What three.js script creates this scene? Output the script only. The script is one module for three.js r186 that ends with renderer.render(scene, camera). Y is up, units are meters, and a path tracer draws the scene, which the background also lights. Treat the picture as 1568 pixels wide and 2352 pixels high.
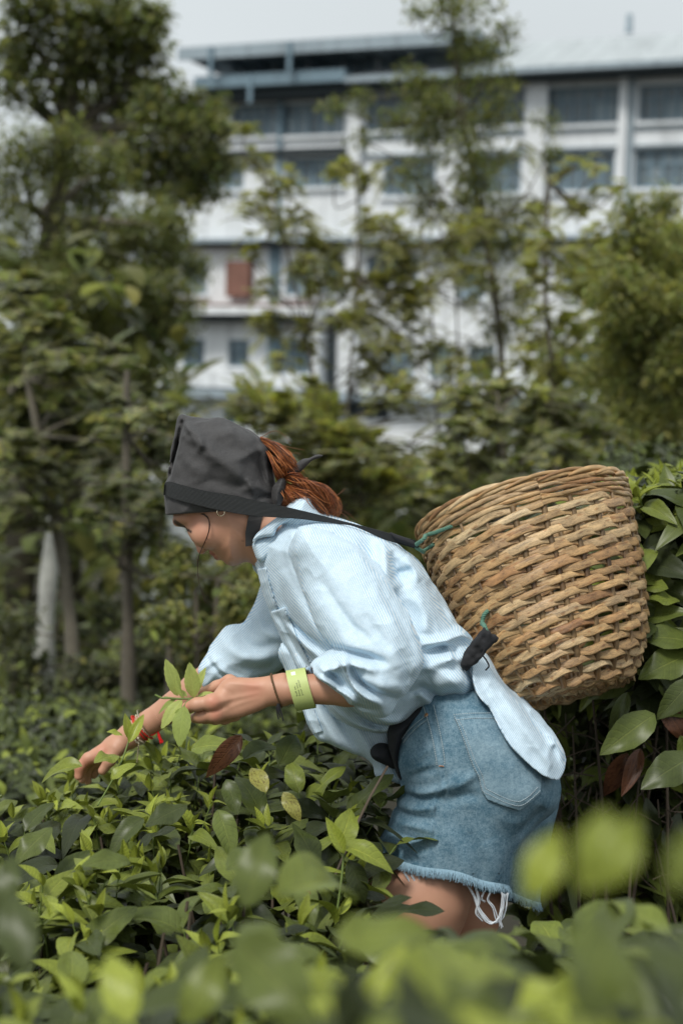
import * as THREE from 'three';
import { mergeGeometries } from 'three/addons/utils/BufferGeometryUtils.js';

// ------------------------------------------------------------------ camera, sky, sun, exposure
const scene = new THREE.Scene();
const F = 3267, CX = 784, CY = 1176;                       // focal length and centre of the 1568 x 2352 frame the pixels below are read in
const camera = new THREE.PerspectiveCamera(2 * Math.atan(CY / F) * 180 / Math.PI, 682 / 1024, 0.05, 600);
camera.position.set(0, 1.62, 0);
camera.rotation.set(-0.0995, 0, 0.02, 'YXZ');
camera.focus = 2.38;
camera.userData.fStop = 3.0;
camera.updateMatrixWorld(true);
scene.add(camera);

const renderer = new THREE.WebGLRenderer({ antialias: true });
renderer.setSize(682, 1024);
renderer.toneMapping = THREE.LinearToneMapping;
renderer.toneMappingExposure = 1.0;
renderer.shadowMap.enabled = true;

const SUN = new THREE.Vector3(-0.40, 1.1, 0.50).normalize();
{ // an overcast sky: brighter towards the zenith, soft cloud cover with a brighter patch where the sun stands
  const w = 512, h = 256, data = new Float32Array(w * h * 4);
  const n2 = (x, y, z) => Math.sin(x * 3.1 + 1.3 * Math.sin(y * 4.7 + z)) * Math.cos(z * 2.7 + Math.sin(x * 2.3)) * 0.5 + 0.25 * Math.sin(x * 7 + y * 9) * Math.sin(z * 8 + y * 6);
  for (let j = 0; j < h; j++) for (let i = 0; i < w; i++) {
    const el = ((j + 0.5) / h - 0.5) * Math.PI, az = ((i + 0.5) / w - 0.5) * 2 * Math.PI;
    const d = [Math.cos(el) * Math.cos(az), Math.sin(el), Math.cos(el) * Math.sin(az)];
    const s = Math.max(0, d[1]);
    let L = 0.71 * (1 + 0.4 * s);
    L *= 1 + 0.11 * n2(d[0] * 1.4, d[1] * 3, d[2] * 1.4);
    const c = d[0] * SUN.x + d[1] * SUN.y + d[2] * SUN.z;
    L *= 1 + 0.35 * Math.pow(Math.max(0, c), 6);
    if (d[1] < 0) L = 0.12;
    const k = (j * w + i) * 4;
    data[k] = L * 0.925; data[k + 1] = L * 1.0; data[k + 2] = L * 1.035; data[k + 3] = 1;
  }
  const t = new THREE.DataTexture(data, w, h, THREE.RGBAFormat, THREE.FloatType);
  t.mapping = THREE.EquirectangularReflectionMapping; t.magFilter = t.minFilter = THREE.LinearFilter;
  t.needsUpdate = true;
  scene.background = t; scene.environment = t;
}
const sun = new THREE.DirectionalLight(new THREE.Color(1, 0.97, 0.91), 2.55);
sun.position.copy(SUN).multiplyScalar(60);
sun.target.position.set(0, 0, -10);
sun.castShadow = true; sun.shadow.radius = 28; sun.shadow.mapSize.set(2048, 2048);
Object.assign(sun.shadow.camera, { left: -40, right: 40, top: 40, bottom: -40, near: 1, far: 160 });
scene.add(sun); scene.add(sun.target);

// ------------------------------------------------------------------ helpers
function mulberry(a) { return () => { a |= 0; a = a + 0x6D2B79F5 | 0; let t = Math.imul(a ^ a >>> 15, 1 | a); t = t + Math.imul(t ^ t >>> 7, 61 | t) ^ t; return ((t ^ t >>> 14) >>> 0) / 4294967296; }; }
const R = mulberry(7);
const rr = (a, b, r = R) => a + (b - a) * r();
const lerp = (a, b, t) => a + (b - a) * t, clamp = (x, a = 0, b = 1) => Math.max(a, Math.min(b, x));
const smooth = (a, b, x) => { const t = clamp((x - a) / (b - a)); return t * t * (3 - 2 * t); };
const V = (x, y, z) => new THREE.Vector3(x, y, z);
const CAM = camera.matrixWorld;
// a point of the camera's own axes (metres) seen at pixel (px, py) at distance d; W gives it in the world
const C = (px, py, d) => V((px - CX) / F * d, -(py - CY) / F * d, -d);
const W = (px, py, d) => C(px, py, d).applyMatrix4(CAM);
const names = {};
function numbered(n) { names[n] = (names[n] || 0) + 1; return names[n] === 1 ? n : `${n}_${String(names[n] - 1).padStart(3, '0')}`; }
function tag(o, label, category, group, kind) { o.userData.label = label; if (category) o.userData.category = category; if (group) o.userData.group = group; if (kind) o.userData.kind = kind; return o; }
function base(name, pos) { const o = new THREE.Group(); o.name = numbered(name); o.position.copy(pos); o.updateMatrixWorld(true); scene.add(o); return o; }
function mesh(name, geo, mat, parent) { const m = new THREE.Mesh(geo, mat); m.name = parent ? name : numbered(name); m.castShadow = m.receiveShadow = true; (parent || scene).add(m); return m; }
function struct(name, geo, mat) { const m = mesh(name, geo, mat); m.userData.kind = 'structure'; return m; }
const rootPos = (o) => { const p = V(0, 0, 0); while (o) { p.add(o.position); o = o.parent; } return p; };
// geometry in the camera's axes -> a mesh under a thing (things are not turned)
function put(name, geo, mat, parent) { geo = geo.clone(); geo.applyMatrix4(CAM); const p = rootPos(parent); geo.translate(-p.x, -p.y, -p.z); return mesh(name, geo, mat, parent); }
// geometry in world coordinates -> a mesh under a thing
function putW(name, geo, mat, parent) { const p = rootPos(parent); geo.translate(-p.x, -p.y, -p.z); return mesh(name, geo, mat, parent); }

// value noise
const PERM = new Uint8Array(512); { const r = mulberry(99); for (let i = 0; i < 256; i++) PERM[i] = i; for (let i = 255; i > 0; i--) { const j = Math.floor(r() * (i + 1)); [PERM[i], PERM[j]] = [PERM[j], PERM[i]]; } for (let i = 0; i < 256; i++) PERM[256 + i] = PERM[i]; }
function noise3(x, y, z) {
  const X = Math.floor(x), Y = Math.floor(y), Z = Math.floor(z), fx = x - X, fy = y - Y, fz = z - Z;
  const u = fx * fx * (3 - 2 * fx), v = fy * fy * (3 - 2 * fy), w = fz * fz * (3 - 2 * fz);
  const h = (a, b, c) => PERM[PERM[PERM[(X + a) & 255] + ((Y + b) & 255)] + ((Z + c) & 255)] / 127.5 - 1;
  return lerp(lerp(lerp(h(0, 0, 0), h(1, 0, 0), u), lerp(h(0, 1, 0), h(1, 1, 0), u), v), lerp(lerp(h(0, 0, 1), h(1, 0, 1), u), lerp(h(0, 1, 1), h(1, 1, 1), u), v), w);
}
const fbm = (x, y, z, o = 4) => { let s = 0, a = 0.5; for (let i = 0; i < o; i++) { s += a * noise3(x, y, z); x *= 2.03; y *= 2.03; z *= 2.03; a *= 0.5; } return s; };

// textures: f(u, v, out) gives linear colour in 0..1, tileable when f is
function tex(w, h, f, { srgb = true, repeat } = {}) {
  const data = new Uint8Array(w * h * 4), o = [0, 0, 0];
  const enc = (x) => srgb ? (x <= 0.0031308 ? 12.92 * x : 1.055 * Math.pow(x, 1 / 2.4) - 0.055) : x;
  for (let j = 0; j < h; j++) for (let i = 0; i < w; i++) {
    f((i + 0.5) / w, (j + 0.5) / h, o);
    const k = (j * w + i) * 4;
    for (let c = 0; c < 3; c++) data[k + c] = Math.round(255 * clamp(enc(clamp(o[c]))));
    data[k + 3] = 255;
  }
  const t = new THREE.DataTexture(data, w, h, THREE.RGBAFormat);
  t.wrapS = t.wrapT = THREE.RepeatWrapping; t.magFilter = THREE.LinearFilter; t.minFilter = THREE.LinearMipmapLinearFilter; t.generateMipmaps = true;
  if (srgb) t.colorSpace = THREE.SRGBColorSpace;
  if (repeat) t.repeat.set(repeat[0], repeat[1]);
  t.needsUpdate = true;
  return t;
}
const tn = (u, v, k, s = 0) => { // tileable noise with k cells
  const X = u * k, Y = v * k, x0 = Math.floor(X), y0 = Math.floor(Y), fx = X - x0, fy = Y - y0;
  const a = fx * fx * (3 - 2 * fx), b = fy * fy * (3 - 2 * fy);
  const h = (i, j) => PERM[PERM[(i % k + k) % k & 255] + ((j % k + k) % k & 255) + s & 511] / 127.5 - 1;
  return lerp(lerp(h(x0, y0), h(x0 + 1, y0), a), lerp(h(x0, y0 + 1), h(x0 + 1, y0 + 1), a), b);
};
const rgb = (r, g, b) => new THREE.Color().setRGB(r, g, b);
const std = (o) => new THREE.MeshStandardMaterial({ side: THREE.DoubleSide, ...o });
const phys = (o) => new THREE.MeshPhysicalMaterial({ side: THREE.DoubleSide, ...o });

// ------------------------------------------------------------------ signed-distance modelling
function catmull(pts, closed, per = 6) {
  const out = [], n = pts.length;
  for (let i = 0; i < (closed ? n : n - 1); i++) {
    const g = (k) => closed ? pts[(k + n) % n] : pts[clamp(k, 0, n - 1)];
    const [a, b, c, d] = [g(i - 1), g(i), g(i + 1), g(i + 2)];
    for (let s = 0; s < per; s++) {
      const t = s / per;
      out.push(b.map((_, k) => 0.5 * (2 * b[k] + (c[k] - a[k]) * t + (2 * a[k] - 5 * b[k] + 4 * c[k] - d[k]) * t * t + (3 * b[k] - a[k] - 3 * c[k] + d[k]) * t * t * t)));
    }
  }
  if (!closed) out.push(pts[n - 1].slice());
  return out;
}
function grid2(lo, hi, cell, f) {
  const nx = Math.ceil((hi[0] - lo[0]) / cell) + 1, ny = Math.ceil((hi[1] - lo[1]) / cell) + 1, g = new Float32Array(nx * ny);
  for (let j = 0; j < ny; j++) for (let i = 0; i < nx; i++) g[j * nx + i] = f(lo[0] + i * cell, lo[1] + j * cell);
  return (x, y) => {
    let X = clamp((x - lo[0]) / cell, 0, nx - 1.001), Y = clamp((y - lo[1]) / cell, 0, ny - 1.001);
    const i = X | 0, j = Y | 0, a = X - i, b = Y - j, k = j * nx + i;
    return (g[k] * (1 - a) + g[k + 1] * a) * (1 - b) + (g[k + nx] * (1 - a) + g[k + nx + 1] * a) * b;
  };
}
function segDist(px, py, a, b) {
  const dx = b[0] - a[0], dy = b[1] - a[1], t = clamp(((px - a[0]) * dx + (py - a[1]) * dy) / (dx * dx + dy * dy + 1e-12));
  return [Math.hypot(px - a[0] - dx * t, py - a[1] - dy * t), t];
}
// distance to a closed outline (pixels, seen at distance d), positive inside, in metres of the camera's own x, y
function outline(px, d, { per = 5, cell = 0.003, pad = 0.08 } = {}) {
  const pts = (per > 1 ? catmull(px, true, per) : px).map(([x, y]) => [(x - CX) / F * d, -(y - CY) / F * d]);
  const xs = pts.map((p) => p[0]), ys = pts.map((p) => p[1]);
  const lo = [Math.min(...xs) - pad, Math.min(...ys) - pad], hi = [Math.max(...xs) + pad, Math.max(...ys) + pad];
  const s = grid2(lo, hi, cell, (x, y) => {
    let m = 1e9, inside = false;
    for (let i = 0, j = pts.length - 1; i < pts.length; j = i++) {
      const a = pts[i], b = pts[j];
      m = Math.min(m, segDist(x, y, a, b)[0]);
      if ((a[1] > y) !== (b[1] > y) && x < (b[0] - a[0]) * (y - a[1]) / (b[1] - a[1]) + a[0]) inside = !inside;
    }
    return inside ? m : -m;
  });
  const f = (x, y) => { const ox = Math.max(lo[0] - x, 0, x - hi[0]), oy = Math.max(lo[1] - y, 0, y - hi[1]); return s(x, y) - Math.hypot(ox, oy); };
  f.lo = lo; f.hi = hi;
  return f;
}
// folds and creases: [pixels..., width (m), height (m)] as raised lines that taper at their ends
function folds(list, d, cell = 0.003) {
  const L = list.map(({ p, w, a, o = 0 }) => ({ p: catmull(p, false, 5).map(([x, y]) => [(x - CX) / F * d, -(y - CY) / F * d]), w, a, o }));
  const all = L.flatMap((l) => l.p), lo = [Math.min(...all.map((p) => p[0])) - 0.08, Math.min(...all.map((p) => p[1])) - 0.08], hi = [Math.max(...all.map((p) => p[0])) + 0.08, Math.max(...all.map((p) => p[1])) + 0.08];
  const g = grid2(lo, hi, cell, (x, y) => {
    let s = 0;
    for (const l of L) {
      let m = 1e9, at = 0, side = 0;
      for (let i = 0; i + 1 < l.p.length; i++) {
        const [q, t] = segDist(x, y, l.p[i], l.p[i + 1]);
        if (q < m) { m = q; at = (i + t) / (l.p.length - 1); side = (l.p[i + 1][0] - l.p[i][0]) * (y - l.p[i][1]) - (l.p[i + 1][1] - l.p[i][1]) * (x - l.p[i][0]); }
      }
      if (m < 3.5 * l.w) {
        const taper = Math.pow(Math.sin(Math.PI * clamp(at * 0.92 + 0.04)), 0.7), sgn = side > 0 ? 1 : -1, w = l.o ? (sgn > 0 ? l.w * (1 + l.o) : l.w * (1 - l.o)) : l.w;
        s += l.a * taper * Math.exp(-m * m / (w * w));
      }
    }
    return s;
  });
  return (x, y) => (x < lo[0] || y < lo[1] || x > hi[0] || y > hi[1]) ? 0 : g(x, y);
}
// a rounded body with outline o: middle at depth zc, half thickness T, edge rounding r
function inflate(o, zc, T, r) {
  const Z = typeof zc === 'function' ? zc : () => zc, H = typeof T === 'function' ? T : () => T;
  return (x, y, z) => { const d = o(x, y), h = H(x, y), a = Math.max(r - d, 0) / r, b = (z - Z(x, y)) / h; return (Math.sqrt(a * a + b * b) - 1) * Math.min(r, h); };
}
function capsule(a, b, ra, rb) {
  const bx = b.x - a.x, by = b.y - a.y, bz = b.z - a.z, L = bx * bx + by * by + bz * bz + 1e-12;
  return (x, y, z) => { const t = clamp(((x - a.x) * bx + (y - a.y) * by + (z - a.z) * bz) / L); return Math.hypot(x - a.x - bx * t, y - a.y - by * t, z - a.z - bz * t) - lerp(ra, rb, t); };
}
const ball = (c, r, sx = 1, sy = 1, sz = 1) => (x, y, z) => (Math.hypot((x - c.x) / sx, (y - c.y) / sy, (z - c.z) / sz) - r) * Math.min(sx, sy, sz);
const smin = (a, b, k) => { const h = Math.max(k - Math.abs(a - b), 0) / k; return Math.min(a, b) - h * h * k * 0.25; };
const smax = (a, b, k) => -smin(-a, -b, k);
const join = (fs, k) => (x, y, z) => { let s = fs[0](x, y, z); for (let i = 1; i < fs.length; i++) s = smin(s, fs[i](x, y, z), k); return s; };
const chain = (pts, k = 0.01) => { const fs = []; for (let i = 0; i + 1 < pts.length; i++) fs.push(capsule(pts[i][0], pts[i + 1][0], pts[i][1], pts[i + 1][1])); return join(fs, k); };

// naive surface nets over f < 0, evaluated only near the surface; uv / colour / label per vertex
function nets(f, lo, hi, c, { slack = 1.8 } = {}) {
  const n = [0, 1, 2].map((k) => Math.ceil((hi[k] - lo[k]) / c) + 1), [nx, ny, nz] = n, val = new Float32Array(nx * ny * nz), Bk = 5;
  const active = [];
  for (let bz = 0; bz < nz; bz += Bk) for (let by = 0; by < ny; by += Bk) for (let bx = 0; bx < nx; bx += Bk) {
    const m = f(lo[0] + (bx + Bk / 2) * c, lo[1] + (by + Bk / 2) * c, lo[2] + (bz + Bk / 2) * c), far = Math.abs(m) > Bk * c * 0.9 * slack;
    for (let z = bz; z < Math.min(nz, bz + Bk); z++) for (let y = by; y < Math.min(ny, by + Bk); y++) for (let x = bx; x < Math.min(nx, bx + Bk); x++)
      val[(z * ny + y) * nx + x] = far ? m : f(lo[0] + x * c, lo[1] + y * c, lo[2] + z * c);
    if (!far) active.push([bx, by, bz]);
  }
  const id = new Int32Array(nx * ny * nz).fill(-1), pos = [];
  const E = [[0, 1], [0, 2], [0, 4], [1, 3], [1, 5], [2, 3], [2, 6], [3, 7], [4, 5], [4, 6], [5, 7], [6, 7]];
  const off = [0, 1, nx, nx + 1, nx * ny, nx * ny + 1, nx * ny + nx, nx * ny + nx + 1];
  const cellAt = (x, y, z) => {
    if (x < 0 || y < 0 || z < 0 || x >= nx - 1 || y >= ny - 1 || z >= nz - 1) return;
    const k = (z * ny + y) * nx + x; if (id[k] >= 0) return;
    let mask = 0; for (let i = 0; i < 8; i++) if (val[k + off[i]] < 0) mask |= 1 << i;
    if (mask === 0 || mask === 255) return;
    let sx = 0, sy = 0, sz = 0, q = 0;
    for (const [a, b] of E) {
      const va = val[k + off[a]], vb = val[k + off[b]];
      if ((va < 0) === (vb < 0)) continue;
      const t = va / (va - vb);
      sx += (a & 1) + ((b & 1) - (a & 1)) * t; sy += (a >> 1 & 1) + ((b >> 1 & 1) - (a >> 1 & 1)) * t; sz += (a >> 2) + ((b >> 2) - (a >> 2)) * t; q++;
    }
    id[k] = pos.length / 3;
    pos.push(lo[0] + (x + sx / q) * c, lo[1] + (y + sy / q) * c, lo[2] + (z + sz / q) * c);
  };
  for (const [bx, by, bz] of active) for (let z = bz - 1; z < bz + Bk; z++) for (let y = by - 1; y < by + Bk; y++) for (let x = bx - 1; x < bx + Bk; x++) cellAt(x, y, z);
  const idx = [];
  const quad = (a, b, c2, d, flip) => { if (a < 0 || b < 0 || c2 < 0 || d < 0) return; if (flip) idx.push(a, c2, b, b, c2, d); else idx.push(a, b, c2, b, d, c2); };
  const YS = nx, ZS = nx * ny;
  for (const [bx, by, bz] of active) for (let z = bz; z < Math.min(nz - 1, bz + Bk); z++) for (let y = by; y < Math.min(ny - 1, by + Bk); y++) for (let x = bx; x < Math.min(nx - 1, bx + Bk); x++) {
    const k = (z * ny + y) * nx + x, s = val[k] < 0;
    if (x < nx - 1 && y > 0 && z > 0 && s !== (val[k + 1] < 0)) quad(id[k - YS - ZS], id[k - ZS], id[k - YS], id[k], !s);
    if (y < ny - 1 && x > 0 && z > 0 && s !== (val[k + YS] < 0)) quad(id[k - 1 - ZS], id[k - 1], id[k - ZS], id[k], !s);
    if (z < nz - 1 && x > 0 && y > 0 && s !== (val[k + ZS] < 0)) quad(id[k - 1 - YS], id[k - YS], id[k - 1], id[k], !s);
  }
  const P = new Float32Array(pos), N = new Float32Array(pos.length), e = c * 0.5;
  for (let i = 0; i < P.length; i += 3) {
    for (let it = 0; it < 2; it++) {
      const x = P[i], y = P[i + 1], z = P[i + 2];
      let gx = f(x + e, y, z) - f(x - e, y, z), gy = f(x, y + e, z) - f(x, y - e, z), gz = f(x, y, z + e) - f(x, y, z - e);
      const g = Math.hypot(gx, gy, gz) || 1e-9;
      if (it === 0) { const v = f(x, y, z), st = clamp(v / (g / (2 * e)), -c * 0.5, c * 0.5) / g; P[i] -= gx * st; P[i + 1] -= gy * st; P[i + 2] -= gz * st; }
      else { N[i] = gx / g; N[i + 1] = gy / g; N[i + 2] = gz / g; }
    }
  }
  const geo = new THREE.BufferGeometry();
  geo.setAttribute('position', new THREE.BufferAttribute(P, 3));
  geo.setAttribute('normal', new THREE.BufferAttribute(N, 3));
  geo.setIndex(idx);
  return geo;
}
function dress(geo, { uv, color }) {
  const p = geo.attributes.position, n = geo.attributes.normal, U = new Float32Array(p.count * 2), K = color ? new Float32Array(p.count * 3) : null, o = [0, 0, 0];
  for (let i = 0; i < p.count; i++) {
    const x = p.getX(i), y = p.getY(i), z = p.getZ(i);
    if (uv) { const q = uv(x, y, z, n.getX(i), n.getY(i), n.getZ(i)); U[2 * i] = q[0]; U[2 * i + 1] = q[1]; }
    if (color) { color(x, y, z, o, n.getX(i), n.getY(i), n.getZ(i)); K.set(o, 3 * i); }
  }
  geo.setAttribute('uv', new THREE.BufferAttribute(U, 2));
  if (K) geo.setAttribute('color', new THREE.BufferAttribute(K, 3));
  return geo;
}
function pick(geo, test) { // the triangles whose middle passes
  const p = geo.attributes.position, ix = geo.index.array, map = new Map(), out = [], keep = [];
  for (let i = 0; i < ix.length; i += 3) {
    let x = 0, y = 0, z = 0; for (let k = 0; k < 3; k++) { x += p.getX(ix[i + k]) / 3; y += p.getY(ix[i + k]) / 3; z += p.getZ(ix[i + k]) / 3; }
    if (test(x, y, z)) for (let k = 0; k < 3; k++) { const v = ix[i + k]; if (!map.has(v)) { map.set(v, keep.length); keep.push(v); } out.push(map.get(v)); }
  }
  const g = new THREE.BufferGeometry();
  for (const [name, a] of Object.entries(geo.attributes)) { const A = new Float32Array(keep.length * a.itemSize); keep.forEach((v, i) => { for (let k = 0; k < a.itemSize; k++) A[i * a.itemSize + k] = a.array[v * a.itemSize + k]; }); g.setAttribute(name, new THREE.BufferAttribute(A, a.itemSize)); }
  g.setIndex(out);
  return g;
}
// a tube along points with radius r(t), optionally flattened; in whatever frame the points are
function tube(pts, rad, seg = 24, sides = 6, flat = 1) {
  const curve = new THREE.CatmullRomCurve3(pts), r = typeof rad === 'function' ? rad : () => rad;
  const fr = curve.computeFrenetFrames(seg, false), P = [], N = [], U = [], I = [], L = curve.getLength();
  for (let i = 0; i <= seg; i++) {
    const t = i / seg, c = curve.getPointAt(t), q = r(t);
    for (let j = 0; j <= sides; j++) {
      const a = j / sides * Math.PI * 2, ca = Math.cos(a), sa = Math.sin(a) * flat;
      const nx = fr.normals[i].x * ca + fr.binormals[i].x * sa, ny = fr.normals[i].y * ca + fr.binormals[i].y * sa, nz = fr.normals[i].z * ca + fr.binormals[i].z * sa;
      P.push(c.x + nx * q, c.y + ny * q, c.z + nz * q); const l = Math.hypot(nx, ny, nz) || 1; N.push(nx / l, ny / l, nz / l); U.push(j / sides * q * 6.28, t * L);
    }
  }
  for (let i = 0; i < seg; i++) for (let j = 0; j < sides; j++) { const a = i * (sides + 1) + j, b = a + sides + 1; I.push(a, b, a + 1, b, b + 1, a + 1); }
  const g = new THREE.BufferGeometry();
  g.setAttribute('position', new THREE.Float32BufferAttribute(P, 3)); g.setAttribute('normal', new THREE.Float32BufferAttribute(N, 3)); g.setAttribute('uv', new THREE.Float32BufferAttribute(U, 2)); g.setIndex(I);
  return fixWinding(g);
}
// a ribbon with thickness: centre line, half-width vector and face normal at every point
function ribbon(pts, wide, face, th, uvScale = 1) {
  const P = [], U = [], I = []; let s = 0;
  for (let i = 0; i < pts.length; i++) {
    if (i) s += pts[i].distanceTo(pts[i - 1]);
    const c = pts[i], w = wide[i], n = face[i].clone().normalize().multiplyScalar(th / 2), wl = w.length();
    const q = [c.clone().sub(w).add(n), c.clone().add(w).add(n), c.clone().add(w).sub(n), c.clone().sub(w).sub(n)], us = [0, 2 * wl, 2 * wl + th, 4 * wl + th];
    q.forEach((p, k) => { P.push(p.x, p.y, p.z); U.push(us[k] * uvScale, s * uvScale); });
  }
  for (let i = 0; i + 1 < pts.length; i++) for (let k = 0; k < 4; k++) { const a = i * 4 + k, b = i * 4 + (k + 1) % 4; I.push(a, b, a + 4, b, b + 4, a + 4); }
  I.push(0, 2, 1, 0, 3, 2); const e = (pts.length - 1) * 4; I.push(e, e + 1, e + 2, e, e + 2, e + 3);
  let g = new THREE.BufferGeometry();
  g.setAttribute('position', new THREE.Float32BufferAttribute(P, 3)); g.setAttribute('uv', new THREE.Float32BufferAttribute(U, 2)); g.setIndex(I);
  g = g.toNonIndexed(); g.computeVertexNormals();
  return g;
}
const boxG = (x0, x1, y0, y1, z0, z1) => { const g = new THREE.BoxGeometry(x1 - x0, y1 - y0, z1 - z0); g.translate((x0 + x1) / 2, (y0 + y1) / 2, (z0 + z1) / 2); return g; };
const plain = (g) => { g = g.index ? g.toNonIndexed() : g; const o = new THREE.BufferGeometry(); for (const k of ['position', 'normal', 'uv']) o.setAttribute(k, g.attributes[k] || new THREE.Float32BufferAttribute(new Float32Array(g.attributes.position.count * 2), 2)); return o; };
const merge = (gs) => mergeGeometries(gs.map(plain));
function fixWinding(g) { // triangles turned to face the way their normals point
  const p = g.attributes.position, n = g.attributes.normal, ix = g.index.array; let s = 0;
  const a = V(0, 0, 0), b = V(0, 0, 0), c = V(0, 0, 0), q = V(0, 0, 0);
  for (let i = 0; i < ix.length; i += 3 * Math.max(1, Math.floor(ix.length / 3000))) { a.fromBufferAttribute(p, ix[i]); b.fromBufferAttribute(p, ix[i + 1]); c.fromBufferAttribute(p, ix[i + 2]); q.fromBufferAttribute(n, ix[i]); s += b.sub(a).cross(c.sub(a)).dot(q) > 0 ? 1 : -1; }
  if (s < 0) for (let i = 0; i < ix.length; i += 3) { const t = ix[i]; ix[i] = ix[i + 1]; ix[i + 1] = t; }
  return g;
}
// ------------------------------------------------------------------ ground and the estate building
const groundY = (x, z) => { // a hillside that falls away behind the tea row
  const d = -z; return lerp(0.42, 0.02, smooth(0.2, 2.3, d)) - 0.16 * Math.max(0, d - 3.2) * smooth(3.2, 6, d) * (d < 30 ? 1 : 30 / d) + 0.05 * noise3(x * 0.7, 1, z * 0.7);
};
{
  const g = new THREE.BufferGeometry(), P = [], U = [], I = [], nx = 60, zs = []; for (let k = 0; k <= 90; k++) zs.push(6 - Math.pow(k / 90, 2.2) * 406);
  for (const z of zs) for (let i = 0; i <= nx; i++) { const w = 8 + Math.abs(z - 6) * 1.3, x = (i / nx * 2 - 1) * w; P.push(x, groundY(x, z), z); U.push(x * 0.5, z * 0.5); }
  for (let k = 0; k + 1 < zs.length; k++) for (let i = 0; i < nx; i++) { const a = k * (nx + 1) + i, b = a + nx + 1; I.push(a, a + 1, b, b, a + 1, b + 1); }
  g.setAttribute('position', new THREE.Float32BufferAttribute(P, 3)); g.setAttribute('uv', new THREE.Float32BufferAttribute(U, 2)); g.setIndex(I); g.computeVertexNormals();
  const t = tex(256, 256, (u, v, o) => { const n = 0.5 + 0.5 * (0.5 * tn(u, v, 8) + 0.3 * tn(u, v, 30, 9) + 0.3 * tn(u, v, 90, 50)); o[0] = lerp(0.016, 0.050, n); o[1] = lerp(0.015, 0.043, n); o[2] = lerp(0.009, 0.022, n); });
  struct('ground', g, std({ map: t, roughness: 1 }));
}
const yaw = 20 * Math.PI / 180, bOrigin = W(1200, 850, 54), bA = V(Math.cos(yaw), 0, Math.sin(yaw)), bN = V(-Math.sin(yaw), 0, Math.cos(yaw));
const B = (px, py, out = 0) => { // a pixel on the facade plane -> [along, up] of the building
  const o = camera.position, d = W(px, py, 1).sub(o), q = bOrigin.clone().addScaledVector(bN, out), t = q.clone().sub(o).dot(bN) / d.dot(bN), p = o.clone().addScaledVector(d, t).sub(bOrigin);
  return [p.dot(bA), p.y];
};
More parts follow.
